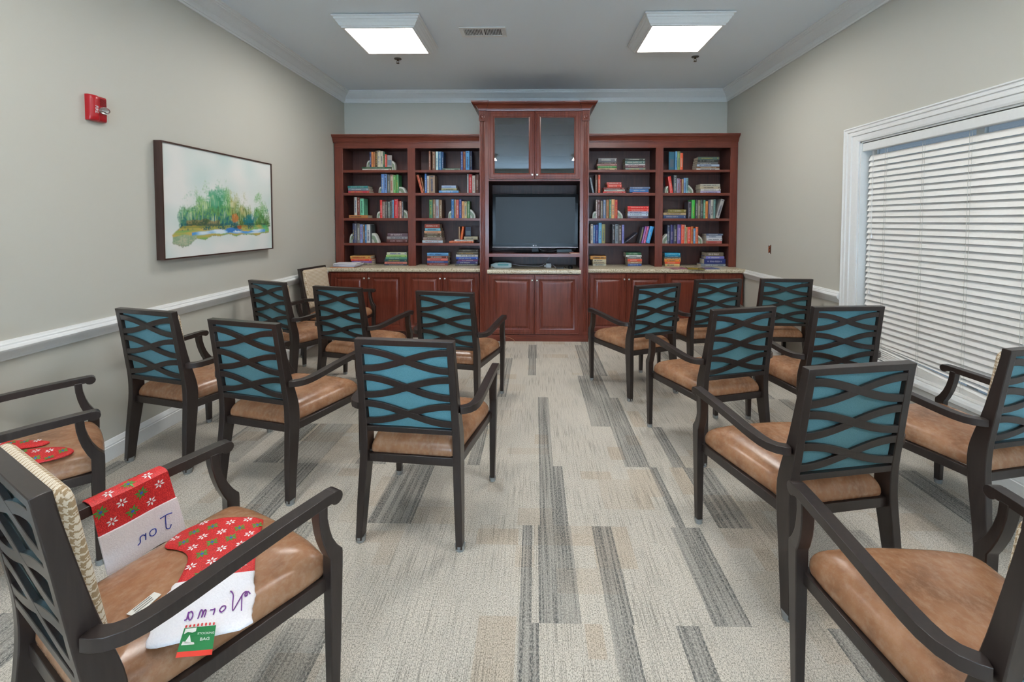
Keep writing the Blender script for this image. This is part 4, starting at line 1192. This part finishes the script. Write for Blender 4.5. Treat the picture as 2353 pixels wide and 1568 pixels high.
# rear post: z, y front, y rear, |x| inner, |x| outer
POST = [(.012, -.044, -.090, .224, .254), (.20, -.022, -.080, .214, .249), (.35, .000, -.068, .206, .243), (.43, .007, -.063, .204, .241), (.50, .006, -.064, .203, .240),
        (.56, -.006, -.069, .202, .238), (.62, -.022, -.078, .201, .236), (.70, -.042, -.089, .200, .234), (.80, -.063, -.103, .198, .232), (.90, -.083, -.118, .197, .230), (.968, -.096, -.128, .196, .229)]
def yrear(z): return interp(POST, z)[1]
def smooth_tab(tab, n=26):
    """Catmull-Rom resample in z for soft bends"""
    P = [Vector(p[1:]).to_tuple() if False else p for p in tab]; out = []
    for k in range(len(P) - 1):
        p0 = P[max(k - 1, 0)]; p1 = P[k]; p2 = P[k + 1]; p3 = P[min(k + 2, len(P) - 1)]
        for s_ in (0, .5):
            t = s_; out.append(tuple(.5 * ((2 * p1[i]) + (-p0[i] + p2[i]) * t + (2 * p0[i] - 5 * p1[i] + 4 * p2[i] - p3[i]) * t * t + (-p0[i] + 3 * p1[i] - 3 * p2[i] + p3[i]) * t ** 3) for i in range(len(p1))))
    out.append(P[-1]); return out
# front leg with the swept arm support: z, y front, y rear, |x| inner, |x| outer
FLEG = [(.012, .498, .468, .266, .294), (.25, .503, .466, .266, .301), (.44, .507, .464, .266, .305), (.480, .507, .464, .266, .306), (.490, .506, .459, .2665, .306), (.500, .497, .454, .267, .307), (.515, .486, .448, .268, .308),
        (.545, .470, .437, .270, .310), (.58, .458, .428, .273, .313), (.62, .449, .421, .276, .316), (.664, .447, .418, .279, .3195)]
def four(z, yf, yr, xi, xo, s): return [(s * xi, yf, z), (s * xo, yf, z), (s * xo, yr, z), (s * xi, yr, z)]
def chair_parts():
    P = []
    t = thing('armchair', '', 'chair')
    for s in (-1, 1):
        lg = MB().loft([four(*r, s) for r in smooth_tab(POST)]).build('leg', CWD, t, bevel=.003)
        MB().lathe([(.001, 0), (.021, 0), (.023, .004), (.022, .012), (.024, .016), (.024, .026)], 14, (s * .239, -.067, 0.0005)).build('foot_glide', M['glide'], lg, smooth=True)
        m = MB().loft([four(*r, s) for r in FLEG])
        lg = m.build('leg', CWD, t, bevel=.003)
        MB().lathe([(.001, 0), (.017, 0), (.019, .004), (.018, .012), (.020, .016), (.020, .024)], 14, (s * .280, .483, 0.0005)).build('foot_glide', M['glide'], lg, smooth=True)
        # arm: sweeps out of the post and runs forward, rolled at the tip
        path = [(.2365, -.055, .642), (.252, -.048, .642), (.272, -.034, .642), (.287, -.010, .6425), (.2945, .022, .644), (.298, .06, .647), (.2995, .11, .651), (.300, .20, .659), (.300, .32, .667), (.300, .42, .672), (.300, .470, .6735)]
        m = MB(); rs = []
        for i, p in enumerate(path):
            a = Vector(path[max(i - 1, 0)]); b = Vector(path[min(i + 1, len(path) - 1)]); d = b - a; d.z = 0; d.normalize(); nrm = Vector((d.y, -d.x, 0))
            w_ = .020 if i > 4 else .017 + .0007 * i; c = Vector(p)
            h = .0155
            rs.append([((c + nrm * w_ * e + Vector((0, 0, h * g)))) for e, g in ((-1, -1), (1, -1), (1, 1), (-1, 1))])
        m.loft([[(s * q.x, q.y, q.z) for q in r] for r in rs])
        prof = [(.4695, .6885)] + [(.478 + .0205 * math.cos(a), .6680 + .0205 * math.sin(a)) for a in [math.radians(d) for d in (75, 50, 25, 0, -25, -50, -75, -100, -125, -150)]] + [(.4600, .6585)]
        m.prism(prof, 'x', s * .2801, s * .3199)
        m.build('armrest', CWD, t, bevel=.0025)
    m = MB()
    m.box(-.2045, .2045, -.046, -.020, .370, .409).box(-.265, .265, .452, .490, .368, .409)
    for s in (-1, 1):
        m.loft([[(s * x, y, z) for x, z in ((x0, .369), (x0 + .026, .369), (x0 + .026, .409), (x0, .409))] for x0, y in ((.2105, .004), (.2540, .467))])
    m.build('seat_frame', CWD, t, bevel=.002)
    # leather seat: rings of a rounded trapezoid
    def outline(k, n=14):
        pts = []; r = .045
        def X(y): return .1995 + .0145 * max(0, min(1, (y - .006) / .03)) + .0500 * max(0, min(1, (y - .01) / .42))
        y0, y1 = -.036, .496
        # rear edge, right side, front edge bowed, left side
        def corner(cx, cy, a0, rr, nn=6): return [(cx + rr * math.cos(math.radians(a0 + 90 * i / nn)), cy + rr * math.sin(math.radians(a0 + 90 * i / nn))) for i in range(nn + 1)]
        rb = .018
        pts += corner(-X(y0) + rb, y0 + rb, 180, rb) + corner(X(y0) - rb, y0 + rb, 270, rb)
        for i in range(1, 9): y = y0 + rb + (y1 - r - y0 - rb) * i / 9; pts.append((X(y), y))
        pts += corner(.262 - r, y1 - r, 0, r)
        for i in range(1, 8): x = (.262 - r) * (1 - 2 * i / 8); pts.append((x, y1 + .016 * (1 - (x / .262) ** 2)))
        pts += corner(-.262 + r, y1 - r, 90, r)
        for i in range(8, 0, -1): y = y0 + rb + (y1 - r - y0 - rb) * i / 9; pts.append((-X(y), y))
        cx, cy = 0, .23
        sx = 1 - k / .235; sy = 1 - k / .266
        return [(cx + (x - cx) * sx, cy + (y - cy) * sy) for x, y in pts]
    RZ = [(.002, .4095), (-.001, .413), (-.002, .424), (-.001, .438), (.004, .452), (.012, .465), (.024, .477), (.040, .487), (.062, .495), (.095, .502), (.140, .507), (.200, .510)]
    m = MB().loft([[(x, y, z) for x, y in outline(k)] for k, z in RZ])
    m.build('seat', M['leather'], t, smooth=60)
    # back: rails, crossed lattice bands, teal rear panel, houndstooth front pad
    def slab(m, x0, x1, z0, z1, off0, off1, inset=0):
        m.loft([[(x0, yrear(z) + off0, z), (x1, yrear(z) + off0, z), (x1, yrear(z) + off1, z), (x0, yrear(z) + off1, z)] for z in np.linspace(z0, z1, max(2, int((z1 - z0) / .05) + 2))])
    m = MB(); m.loft([[(-.229, -.1285, .9685), (.229, -.1285, .9685), (.229, -.0955, .9725), (-.229, -.0955, .9725)], [(-.1965, -.1225, .9405), (.1965, -.1225, .9405), (.1965, -.0900, .9435), (-.1965, -.0900, .9435)]][::-1]) if False else None
    m.loft([[(-.2292, yrear(.943) + .0005, .943), (.2292, yrear(.943) + .0005, .943), (.2292, yrear(.943) + .034, .943), (-.2292, yrear(.943) + .034, .943)],
            [(-.2292, -.1288, .9705), (.2292, -.1288, .9705), (.2292, -.0950, .9730), (-.2292, -.0950, .9730)]])
    m.build('top_rail', CWD, t, bevel=.002)
    m = MB(); slab(m, -.2025, .2025, .524, .549, .001, .034); m.build('bottom_rail', CWD, t, bevel=.002)
    n = 28; zb0, zb1 = .5535, .9385; ph = (zb1 - zb0) / 3; hw = .0153; amp = ph / 2 - .0055 - hw
    for r in range(3):
        zc = zb1 - ph * (r + .5); m = MB()
        for sg in (-1, 1):
            rs = []
            for i in range(n + 1):
                u = -1 + 2 * i / n; x = u * .203
                zz = zc + sg * amp * math.sin(math.pi / 2 * u) ; sl = sg * amp * math.pi / 2 * math.cos(math.pi / 2 * u) / .203
                hz_ = hw * math.sqrt(1 + sl * sl * .8)
                off = .0012 + (.0004 if sg > 0 else 0)
                rs.append([(x, yrear(zz - hz_) + off, zz - hz_), (x, yrear(zz + hz_) + off, zz + hz_), (x, yrear(zz + hz_) + off + .012, zz + hz_), (x, yrear(zz - hz_) + off + .012, zz - hz_)])
            m.loft(rs)
        # the lens shaped gaps are closed by short vertical returns at the posts
        m.build('lattice_band', CWD, t, bevel=.0012, seg=1)
    m = MB(); slab(m, -.1965, .1965, .5495, .9425, .0185, .0222); m.build('rear_fabric_panel', M['teal'], t)
    m = MB(); rs = []
    def pad(off, ins):
        zs = [(.531 + ins), (.952 - ins)]; out = []
        rr = max(.004, .03 - ins); N = 5; xh = .1955 - ins if off < .038 else .2055 - ins
        cs = [(xh - rr, zs[0] + rr, -90), (xh - rr, zs[1] - rr, 0), (-xh + rr, zs[1] - rr, 90), (-xh + rr, zs[0] + rr, 180)]
        for cx, cz, a0 in cs:
            for i in range(N + 1):
                a = math.radians(a0 + 90 * i / N); x = cx + rr * math.cos(a); z = cz + rr * math.sin(a); out.append((x, yrear(z) + off, z))
        return out
    for off, ins in ((.0225, .008), (.0365, .004), (.0385, 0.0), (.052, -.002), (.060, .002), (.066, .010), (.070, .028), (.072, .07), (.073, .12)): rs.append(pad(off, ins))
    m.loft(rs); m.build('back_cushion', M['hound'], t, smooth=60)
    return t
CH = [
 (-.572, 2.063, -.099, 'dark wood armchair standing alone at the front of the left group, nearest the aisle', ''),
 (-1.509, 2.404, -.257, 'dark wood armchair directly left of the front aisle chair, middle of nearer left row', ''),
 (-2.277, 2.677, -.254, 'dark wood armchair against the left wall, leftmost of the nearer left row', ''),
 (-.654, 3.395, -.188, 'dark wood armchair at the aisle end of farther left row, before the tower', ''),
 (-1.550, 3.611, -.278, 'dark wood armchair in the middle of the farther left row, before the checked one', ''),
 (-2.300, 3.928, -.395, 'dark wood armchair at the wall end of the farther left row, below the painting', ''),
 (1.179, 1.757, .186, 'dark wood armchair with its whole teal back showing, second nearest on the right', ''),
 (1.240, 2.828, .282, 'dark wood armchair on the aisle in the middle row of the right group', ''),
 (.982, 3.829, .412, 'dark wood armchair turned to the tower, aisle end of the farthest right row', ''),
 (1.644, 4.173, .178, 'dark wood armchair in the middle of the farthest right row, before cabinet doors', ''),
 (2.308, 4.225, -.049, 'dark wood armchair at the right end of the farthest right row, beside white rail', ''),
 (1.937, 2.903, .083, 'dark wood armchair by the blind in the middle row of the right group', ''),
 (2.147, 2.018, .219, 'dark wood armchair cut by the right picture edge, beside the lowest blind slats', ''),
 (1.110, .893, -.012, 'dark wood armchair in the near right corner, broad brown seat seen from above', ''),
 (-1.101, 1.025, -.490, 'dark wood armchair in the near left corner holding two named stockings', ''),
 (-2.432, 1.696, -.756, 'dark wood armchair at the left picture edge with red stocking toes on its seat', ''),
 (-2.443, 5.008, 4.562 - 2 * math.pi, 'dark wood armchair in the back left corner, its tan checked cushion facing the room', ''),
]
proto = chair_parts()
for i, (x, y, a, lb, g) in enumerate(CH):
    o = proto if i == 0 else copy_tree(proto)
    o.location = (x, y, 0); o.rotation_euler = (0, 0, a); o['label'] = lb; o['group'] = 'dark wood armchairs with teal backs'

# ------------------------------------------------------------------ christmas stockings
def fabric(name, c, c2, sc=500, rough=.7):
    t = NT(name, rough, .3); n = t.noise(t.coord(), sc, 3); t.bump(n, .0012, .5)
    return t.col(t.mix(n, srgb(*c), srgb(*c2)))
def red_glitter():
    t = NT('red_glitter_fabric', .5, .5); v = t.coord(); n = t.noise(v, 420, 2); n2 = t.noise(v, 60, 2)
    c = t.ramp(n, [(.35, srgb(150, 12, 22)), (.55, srgb(206, 28, 36)), (.72, srgb(236, 84, 76))])
    t.bump(n, .0015, .6); return t.col(t.mix(t.math('MULTIPLY', n2, .35), c, srgb(226, 50, 44)))
RED = red_glitter()
def fur_mat():
    t = NT('white_plush_fur', .9, .1); n = t.noise(t.coord(), 220, 4, .7); t.bump(n, .003, .8)
    return t.col(t.mix(n, srgb(226, 222, 228), srgb(250, 248, 250)))
FUR = fur_mat()
PR = [plain((238, 236, 236), .6), plain((70, 150, 62), .5), plain((48, 82, 190), .5)]
BLUE = plain((42, 62, 160), .5); PURPLE = plain((112, 44, 132), .5)
def flake(c, r, a0=0, kind=0):
    """polygons of a printed flower: white star of six petals, or green poinsettia with a blue centre"""
    out = []
    n = 6 if kind == 0 else 8
    for k in range(n):
        a = a0 + 2 * math.pi * k / n; ca, sa = math.cos(a), math.sin(a)
        L_ = r * (1 if kind == 0 or k % 2 == 0 else .8); w_ = r * (.20 if kind == 0 else .17)
        pts = [(r * .16, 0), (L_ * .55, w_), (L_, 0), (L_ * .55, -w_)]
        out.append((kind, [(c[0] + p * ca - q * sa, c[1] + p * sa + q * ca) for p, q in pts]))
    if kind == 1: out.append((2, [(c[0] + r * .22 * math.cos(2 * math.pi * k / 8), c[1] + r * .22 * math.sin(2 * math.pi * k / 8)) for k in range(8)]))
    return out
def inside(p, poly):
    x, y = p; c = False
    for i in range(len(poly)):
        (x1, y1), (x2, y2) = poly[i], poly[i - 1]
        if (y1 > y) != (y2 > y) and x < (x2 - x1) * (y - y1) / (y2 - y1) + x1: c = not c
    return c
def refine(poly, step=.012):
    out = []
    for i in range(len(poly)):
        a = Vector(poly[i]); b = Vector(poly[(i + 1) % len(poly)]); n = max(1, int((b - a).length / step))
        for k in range(n): out.append(tuple(a + (b - a) * k / n))
    return out
def round_poly(poly, it=2):
    for _ in range(it):
        out = []
        for i in range(len(poly)):
            a = Vector(poly[i]); b = Vector(poly[(i + 1) % len(poly)]); out += [tuple(a * .75 + b * .25), tuple(a * .25 + b * .75)]
        poly = out
    return poly
def cloth(name, poly, zfun, th, mat, parent, puff=.004, fuzz=0):
    """a flat sewn cloth piece with rounded rim on a surface zfun(x,y)"""
    poly = refine(poly, .010); cx = sum(p[0] for p in poly) / len(poly); cy = sum(p[1] for p in poly) / len(poly)
    import bmesh
    rg = random.Random(2)
    m = MB(); rings = []
    n = len(poly)
    def off(k):
        out = []
        for i in range(n):
            a = Vector(poly[i - 1]); b = Vector(poly[(i + 1) % n]); d = (b - a).normalized(); nr = Vector((-d.y, d.x))
            out.append(Vector(poly[i]) + nr * k * sgn)
        return out
    area_ = sum(poly[i][0] * poly[(i + 1) % n][1] - poly[(i + 1) % n][0] * poly[i][1] for i in range(n)); sgn = 1 if area_ > 0 else -1
    fz = [fuzz * rg.uniform(-1, 1) for _ in range(n)]
    for k, h in ((.001, .0003), (0, th * .45), (.002, th * .85), (.006, th), (.012, th + puff * .5)):
        r = off(k); rings.append([(p[0] + fz[i] * (k < .005), p[1] + fz[i] * (k < .005), zfun(p[0], p[1]) + h) for i, p in enumerate(r)])
    m.loft(rings, cap=False)
    from mathutils.geometry import delaunay_2d_cdt
    inner = [Vector(p) for p in off(.012)]; pts = list(inner); x0 = min(p.x for p in inner); x1 = max(p.x for p in inner); y0 = min(p.y for p in inner); y1 = max(p.y for p in inner)
    poly_in = [(p.x, p.y) for p in inner]; st = .014
    for i in range(int((x1 - x0) / st) + 1):
        for j in range(int((y1 - y0) / st) + 1):
            q = (x0 + i * st + .003 * (j % 2), y0 + j * st)
            if inside(q, poly_in) and min((q[0] - p[0]) ** 2 + (q[1] - p[1]) ** 2 for p in poly_in) > .00004: pts.append(Vector(q))
    r = delaunay_2d_cdt(pts, [], [list(range(len(inner)))], 1, 1e-5)
    m.add([(p.x, p.y, zfun(p.x, p.y) + th + puff * .5) for p in r[0]], [tuple(f) for f in r[2]])
    m.add([(p.x, p.y, zfun(p.x, p.y) + .0003) for p in r[0]], [tuple(f) for f in r[2]])
    me_o = m.build(name, mat, parent, smooth=60)
    return me_o
def prints(name, shapes, mapf, mats, parent):
    m = MB()
    for mi, pts in shapes:
        m.cur = mi; q = [mapf(x, y) for x, y in pts]; m.add(q, [tuple(range(len(q)))])
    me = bpy.data.meshes.new(name); me.from_pydata(m.v, [], m.f)
    for a in mats: me.materials.append(a)
    me.polygons.foreach_set('material_index', m.mi); me.update()
    o = bpy.data.objects.new(name, me); COL.objects.link(o); o.parent = parent
    return o
def strokes(name, lines, mapf, mat, parent, r=.0018):
    m = MB()
    for ln in lines:
        # Catmull-Rom through the pen points
        P = ln; pts = []
        for k in range(len(P) - 1):
            p0, p1, p2, p3 = P[max(k - 1, 0)], P[k], P[k + 1], P[min(k + 2, len(P) - 1)]
            for t in (0, .25, .5, .75): pts.append(tuple(.5 * ((2 * p1[i]) + (-p0[i] + p2[i]) * t + (2 * p0[i] - 5 * p1[i] + 4 * p2[i] - p3[i]) * t * t + (-p0[i] + 3 * p1[i] - 3 * p2[i] + p3[i]) * t ** 3) for i in range(2)))
        pts.append(P[-1]); m.tube([mapf(x, y) for x, y in pts], r, 5)
    return m.build(name, mat, parent)
SK = [(0, .445), (.004, .452), (.012, .465), (.024, .477), (.040, .487), (.062, .495), (.095, .502), (.140, .507), (.200, .510), (.3, .510)]
def SEATZ(x, y):
    xh = .214 + .050 * max(0, min(1, y / .42)); k = min(.235 * (1 - abs(x) / xh), .266 * (1 - abs(y - .23) / .275))
    return interp(SK, max(0, k))[0] + .0012
def to_world(root_pose, o):
    x, y, a = root_pose; o.location = (x, y, 0); o.rotation_euler = (0, 0, a)
FP = (-1.101, 1.025, -.490)
# Norma's stocking, lying on the near left seat (local chair coordinates)
ns = thing('christmas_stocking', 'red snowflake stocking with white Norma cuff, lying on the near left seat', 'stocking')
to_world(FP, ns)
red_poly = [(.07, .16), (.02, .205), (-.02, .235), (-.06, .243), (-.10, .236), (-.145, .224), (-.175, .240), (-.205, .285), (-.200, .318), (-.165, .358), (-.110, .405), (-.041, .462), (.0, .440), (.061, .386), (.139, .335), (.186, .306), (.150, .22)]
red_poly = round_poly(red_poly, 1)
SZ = lambda x, y: SEATZ(min(max(x, -.2), .2), min(max(y, .0), .46)) + .0015
cloth('stocking_body', red_poly, SZ, .005, RED, ns)
sh = []; rg = random.Random(8); grid = []
for i in range(-7, 8):
    for j in range(0, 14):
        c = (i * .054 + (.027 if j % 2 else 0), .10 + j * .040)
        if all(inside((c[0] + .015 * math.cos(a), c[1] + .015 * math.sin(a)), red_poly) for a in (0, 1.57, 3.14, 4.71)):
            if c[1] - .17 < (c[0] - .07) * 1.1 and c[0] > .05 and c[1] < .33: continue
            sh += flake(c, .0155 if (i + j) % 2 else .021, .4, 0 if (i + j) % 2 else 1)
prints('snowflake_print', sh, lambda x, y: (x, y, SZ(x, y) + .0076), PR, ns)
cuff = [(.060, .166), (.186, .308), (.250, .272), (.316, .226), (.312, .200), (.270, .150), (.225, .100), (.183, .056), (.120, .100)]
CZ = lambda x, y: max(SEATZ(min(x, .235), y), .482) + .0075 - max(0, x - .235) * .12
cloth('fur_cuff', cuff, CZ, .009, FUR, ns, .003, .0022)
# lettering: baseline runs from the aisle side back; letters read from the far side of the seat
o_ = Vector((.196, .276)); bx = Vector((-.052, -.165)).normalized(); up = Vector((.118, -.100)).normalized() * 1.0
bx = Vector((-.62, -.78)).normalized(); up = Vector((.80, -.60)).normalized() * -1
def nm(x, y):      # x along the word, y letter height, both in metres
    p = Vector((.272, .232)) + bx * x + up * y * 1.0
    return (p.x, p.y, CZ(p.x, p.y) + .0128)
def N_(k, pts): return [(k + a * .030, b * .044) for a, b in pts]
norma = [N_(.0, [(-.25, .9), (-.05, 1.1), (.15, 1.0), (.1, .8), (-.02, .86), (.10, 1.15), (.36, 1.0), (.30, .5), (.18, -.15)]), N_(.0, [(.36, 1.0), (.60, .45), (.84, -.02), (.98, .5), (1.10, 1.15), (1.35, 1.35)]),
         N_(.036, [(.45, .05), (.25, .2), (.30, .42), (.55, .45), (.66, .22), (.5, .04), (.45, .05)]),
         N_(.055, [(.42, .02), (.42, .42), (.55, .40), (.75, .44)]),
         N_(.074, [(.42, .02), (.42, .42), (.55, .44), (.62, .05), (.66, .42), (.82, .43), (.88, .04)]),
         N_(.104, [(.62, .36), (.45, .44), (.28, .25), (.42, .03), (.6, .2), (.64, .42), (.66, .08), (.8, .02)])]
strokes('cuff_lettering', norma, nm, PURPLE, ns, .0014)
# green and red hang tag on the cuff
tg = thing('gift_tag', 'green and red cardboard tag reading Stocking Bag at the edge of the near left seat', 'tag')
to_world(FP, tg)
A_, B_, C_, D_ = Vector((.204, .129)), Vector((.258, .173)), Vector((.330, .128)), Vector((.273, .080))
def tmap(u, v_, dz=0):   # u from left to right, v from top to bottom as printed
    p = A_ * (1 - u) * (1 - v_) + B_ * u * (1 - v_) + C_ * u * v_ + D_ * (1 - u) * v_
    z = max(SEATZ(min(p.x, .235), p.y), .482) + .0205 - max(0, p.x - .235) * .12
    return (p.x, p.y, z + dz)
def tquad(m, u0, u1, v0, v1, dz=0, th=.0006):
    n = 6; m.loft([[tmap(u0 + (u1 - u0) * e, v0 + (v1 - v0) * k / n, dz + g) for e, g in ((0, 0), (1, 0), (1, th), (0, th))] for k in range(n + 1)])
m = MB(); tquad(m, 0, 1, .10, .84); m.build('green_card', plain((24, 124, 66), .35), tg)
m = MB(); tquad(m, 0, 1, .845, 1.0); m.build('red_card_edge', plain((222, 60, 44), .35), tg)
m = MB(); tquad(m, 0, 1, .0, .095); m.build('white_card_edge', plain((226, 222, 216), .4), tg)
m = MB()
for k in range(8): tquad(m, .02 + k * .125, .075 + k * .125, .005, .09, .0007, .0003)
m.build('red_stripes', plain((204, 40, 40), .4), tg)
m = MB()
q = lambda pts: m.add([tmap(u, v_, .0011) for u, v_ in pts], [tuple(range(len(pts)))])
q([(.05, .14), (.40, .14), (.40, .26), (.30, .30), (.16, .26), (.05, .32)]); q([(.24, .36), (.34, .62), (.13, .62)]); q([(.08, .55), (.42, .60), (.44, .66), (.06, .66)])
m.build('white_tree_picture', plain((222, 226, 220), .4), tg)
tvx = (Vector(tmap(1, .5)) - Vector(tmap(0, .5))); tvy = Vector(tmap(.5, 0)) - Vector(tmap(.5, 1)); uz = tvx.cross(tvy).normalized()
def tmat(u, v_, dz=.0011):
    o3 = Vector(tmap(u, v_, dz)); ex = tvx.normalized(); ey = tvy.normalized()
    return Matrix(((ex.x, ey.x, uz.x, o3.x), (ex.y, ey.y, uz.y, o3.y), (ex.z, ey.z, uz.z, o3.z), (0, 0, 0, 1)))
text_mesh('tag_lettering', 'STOCKING', .0074, plain((228, 232, 226), .4), tg, tmat(.725, .34), .0002)
text_mesh('tag_lettering', 'BAG', .0110, plain((228, 232, 226), .4), tg, tmat(.72, .52), .0002)
# small white card on the seat
cd_ = thing('paper_card', 'small white printed card lying on the near left seat behind the arm', 'card'); to_world(FP, cd_)
m = MB(); cc_ = [(.043, .070), (.030, .133), (.056, .139), (.075, .078)]
m.loft([[(x, y, SEATZ(x, y) + .001) for x, y in cc_], [(x, y, SEATZ(x, y) + .0022) for x, y in cc_]]); m.build('card_body', plain((224, 224, 216), .5), cd_)
m = MB()
for k in range(3):
    a = Vector((.044 + .008 * k, .082)); b = Vector((.036 + .008 * k, .122)); d = Vector((.0022, .0004))
    m.add([(p.x, p.y, SEATZ(p.x, p.y) + .0026) for p in (a, b, b + d, a + d)], [(0, 1, 2, 3)])
m.build('printed_lines', plain((90, 90, 90), .5), cd_)
# Jon's stocking, draped over the left arm of the same chair
js = thing('christmas_stocking', 'red snowflake stocking with white Jon cuff, draped over an arm in the near left', 'stocking')
to_world(FP, js)
def drape(u, s_, off=0):
    """u along the arm (chair y), s_ arc length over the arm: negative on the outer side, positive down the seat side"""
    xc_ = -.300; half = .0245; ztop = interp([(0, .6440), (.06, .664), (.11, .668), (.20, .676), (.32, .684), (.45, .689)], u)[0] + .0022
    wave = .0025 * math.sin(u * 40 + s_ * 6)
    r = .012
    if s_ < -half: x, z, nx, nz = xc_ - half - r * .2, ztop + s_ + half - .004, -1, 0
    elif s_ < half: x, z, nx, nz = xc_ + s_, ztop - .004 * (s_ / half) ** 2, 0, 1
    else:
        d = s_ - half; x, z, nx, nz = xc_ + half + .004 + d * .055, ztop - .004 - d, 1, .05
    a = max(-1, min(1, s_ / (half * 1.0)))
    k = abs(a) ** 6
    nx, nz = (nx, nz)
    return (x + nx * off + (wave if abs(s_) > half else 0), u, z + nz * off)
def drape_piece(name, u0f, u1f, s0, s1, th, mat, ns_=24, nu=20, fz=0):
    rg = random.Random(4); m = MB(); top, bot = [], []
    for i in range(ns_ + 1):
        s_ = s0 + (s1 - s0) * i / ns_; a = []; b = []
        for j in range(nu + 1):
            u = u0f(s_) + (u1f(s_) - u0f(s_)) * j / nu
            ss = s_ + (fz * rg.uniform(-1, 1) if i == ns_ else 0)
            a.append(drape(u, ss, th)); b.append(drape(u, ss, 0))
        top.append(a); bot.append(b)
    rings = [top[i] + bot[i][::-1] for i in range(ns_ + 1)]
    return m.loft(rings).build(name, mat, js, smooth=50)
U0 = lambda s_: .098 + .12 * max(0, s_); U1 = lambda s_: .284 + max(0, s_) * .17
drape_piece('stocking_body', U0, U1, -.075, .128, .003, RED)
drape_piece('fur_cuff', lambda s_: U0(s_) - .001, lambda s_: U1(s_) + .001, .122, .245, .010, FUR, 16, 20, .003)
sh = []
for i in range(6):
    for j in range(5):
        c = (.120 + i * .048 + (.024 if j % 2 else 0), -.03 + j * .042)
        if c[0] > U1(c[1]) - .020 or c[1] > .106: continue
        sh += flake(c, .0145 if (i + j) % 2 else .020, .3, 0 if (i + j) % 2 else 1)
prints('snowflake_print', sh, lambda x, y: drape(x, y, .0042), PR, js)
def jm(x, y): return drape(.283 - x, .158 + y, .0118)      # written so that it hangs upside down
J = lambda k, pts: [(k + a * .030, b * .040) for a, b in pts]
jon = [J(0, [(-.20, .05), (.2, -.04), (.75, .0), (.95, -.06)]), J(0, [(.42, .0), (.46, .6), (.40, 1.05), (.15, 1.12), (.02, .8)]), J(.034, [(.5, .50), (.25, .62), (.25, .92), (.5, 1.02), (.75, .85), (.72, .58), (.5, .50)]),
       J(.060, [(.25, .52), (.28, 1.0)]), J(.060, [(.28, .68), (.5, .52), (.72, .58), (.74, .96), (.95, 1.06)])]
jon = [[(x, .040 - y if False else y) for x, y in ln] for ln in jon]
def jm2(x, y): return drape(.292 - x, .205 - y * .95, .0118)
# letters are upright when the stocking hangs by its cuff, so they appear upside down here
jon2 = [J(0, [(-.15, 1.0), (.3, 1.06), (.9, 1.0)]), J(0, [(.42, 1.02), (.44, .5), (.40, .0), (.12, -.12), (-.02, .12)]), J(.034, [(.45, .50), (.2, .40), (.2, .08), (.45, -.02), (.7, .14), (.68, .42), (.45, .50)]),
        J(.060, [(.2, .5), (.22, .0)]), J(.060, [(.22, .32), (.45, .5), (.68, .42), (.70, .05), (.92, -.06)])]
strokes('cuff_lettering', jon2, lambda x, y: drape(.285 - x, .205 - .0 - (.038 - y), .0118) if False else drape(.285 - x, .150 + .040 - y + .012, .0118), BLUE, js, .0015)
# stockings on the seat at the left edge
GP_ = (-2.432, 1.696, -.756)
def toe(label, poly):
    t = thing('christmas_stocking', label, 'stocking'); to_world(GP_, t)
    poly = round_poly(poly, 2); cloth('stocking_body', poly, SZ, .007, RED, t, .006)
    sh = []
    for i in range(-8, 12):
        for j in range(0, 14):
            c = (i * .054 + (.027 if j % 2 else 0), .02 + j * .040)
            if all(inside((c[0] + .015 * math.cos(a), c[1] + .015 * math.sin(a)), poly) for a in (0, 1.57, 3.14, 4.71)): sh += flake(c, .0155 if (i + j) % 2 else .021, .9, 0 if (i + j) % 2 else 1)
    prints('snowflake_print', sh, lambda x, y: (x, y, SZ(x, y) + .0106), PR, t)
toe('red snowflake stocking toe resting on the front of the seat at the left edge', [(.06, .20), (.10, .305), (.127, .352), (.16, .392), (.20, .418), (.235, .402), (.235, .34), (.20, .25), (.16, .14)])
toe('red snowflake stocking tip peeping out behind the other one on the left edge seat', [(-.10, .20), (.0, .292), (.030, .322), (.060, .344), (.078, .322), (.078, .298), (.04, .22), (-.02, .12)])
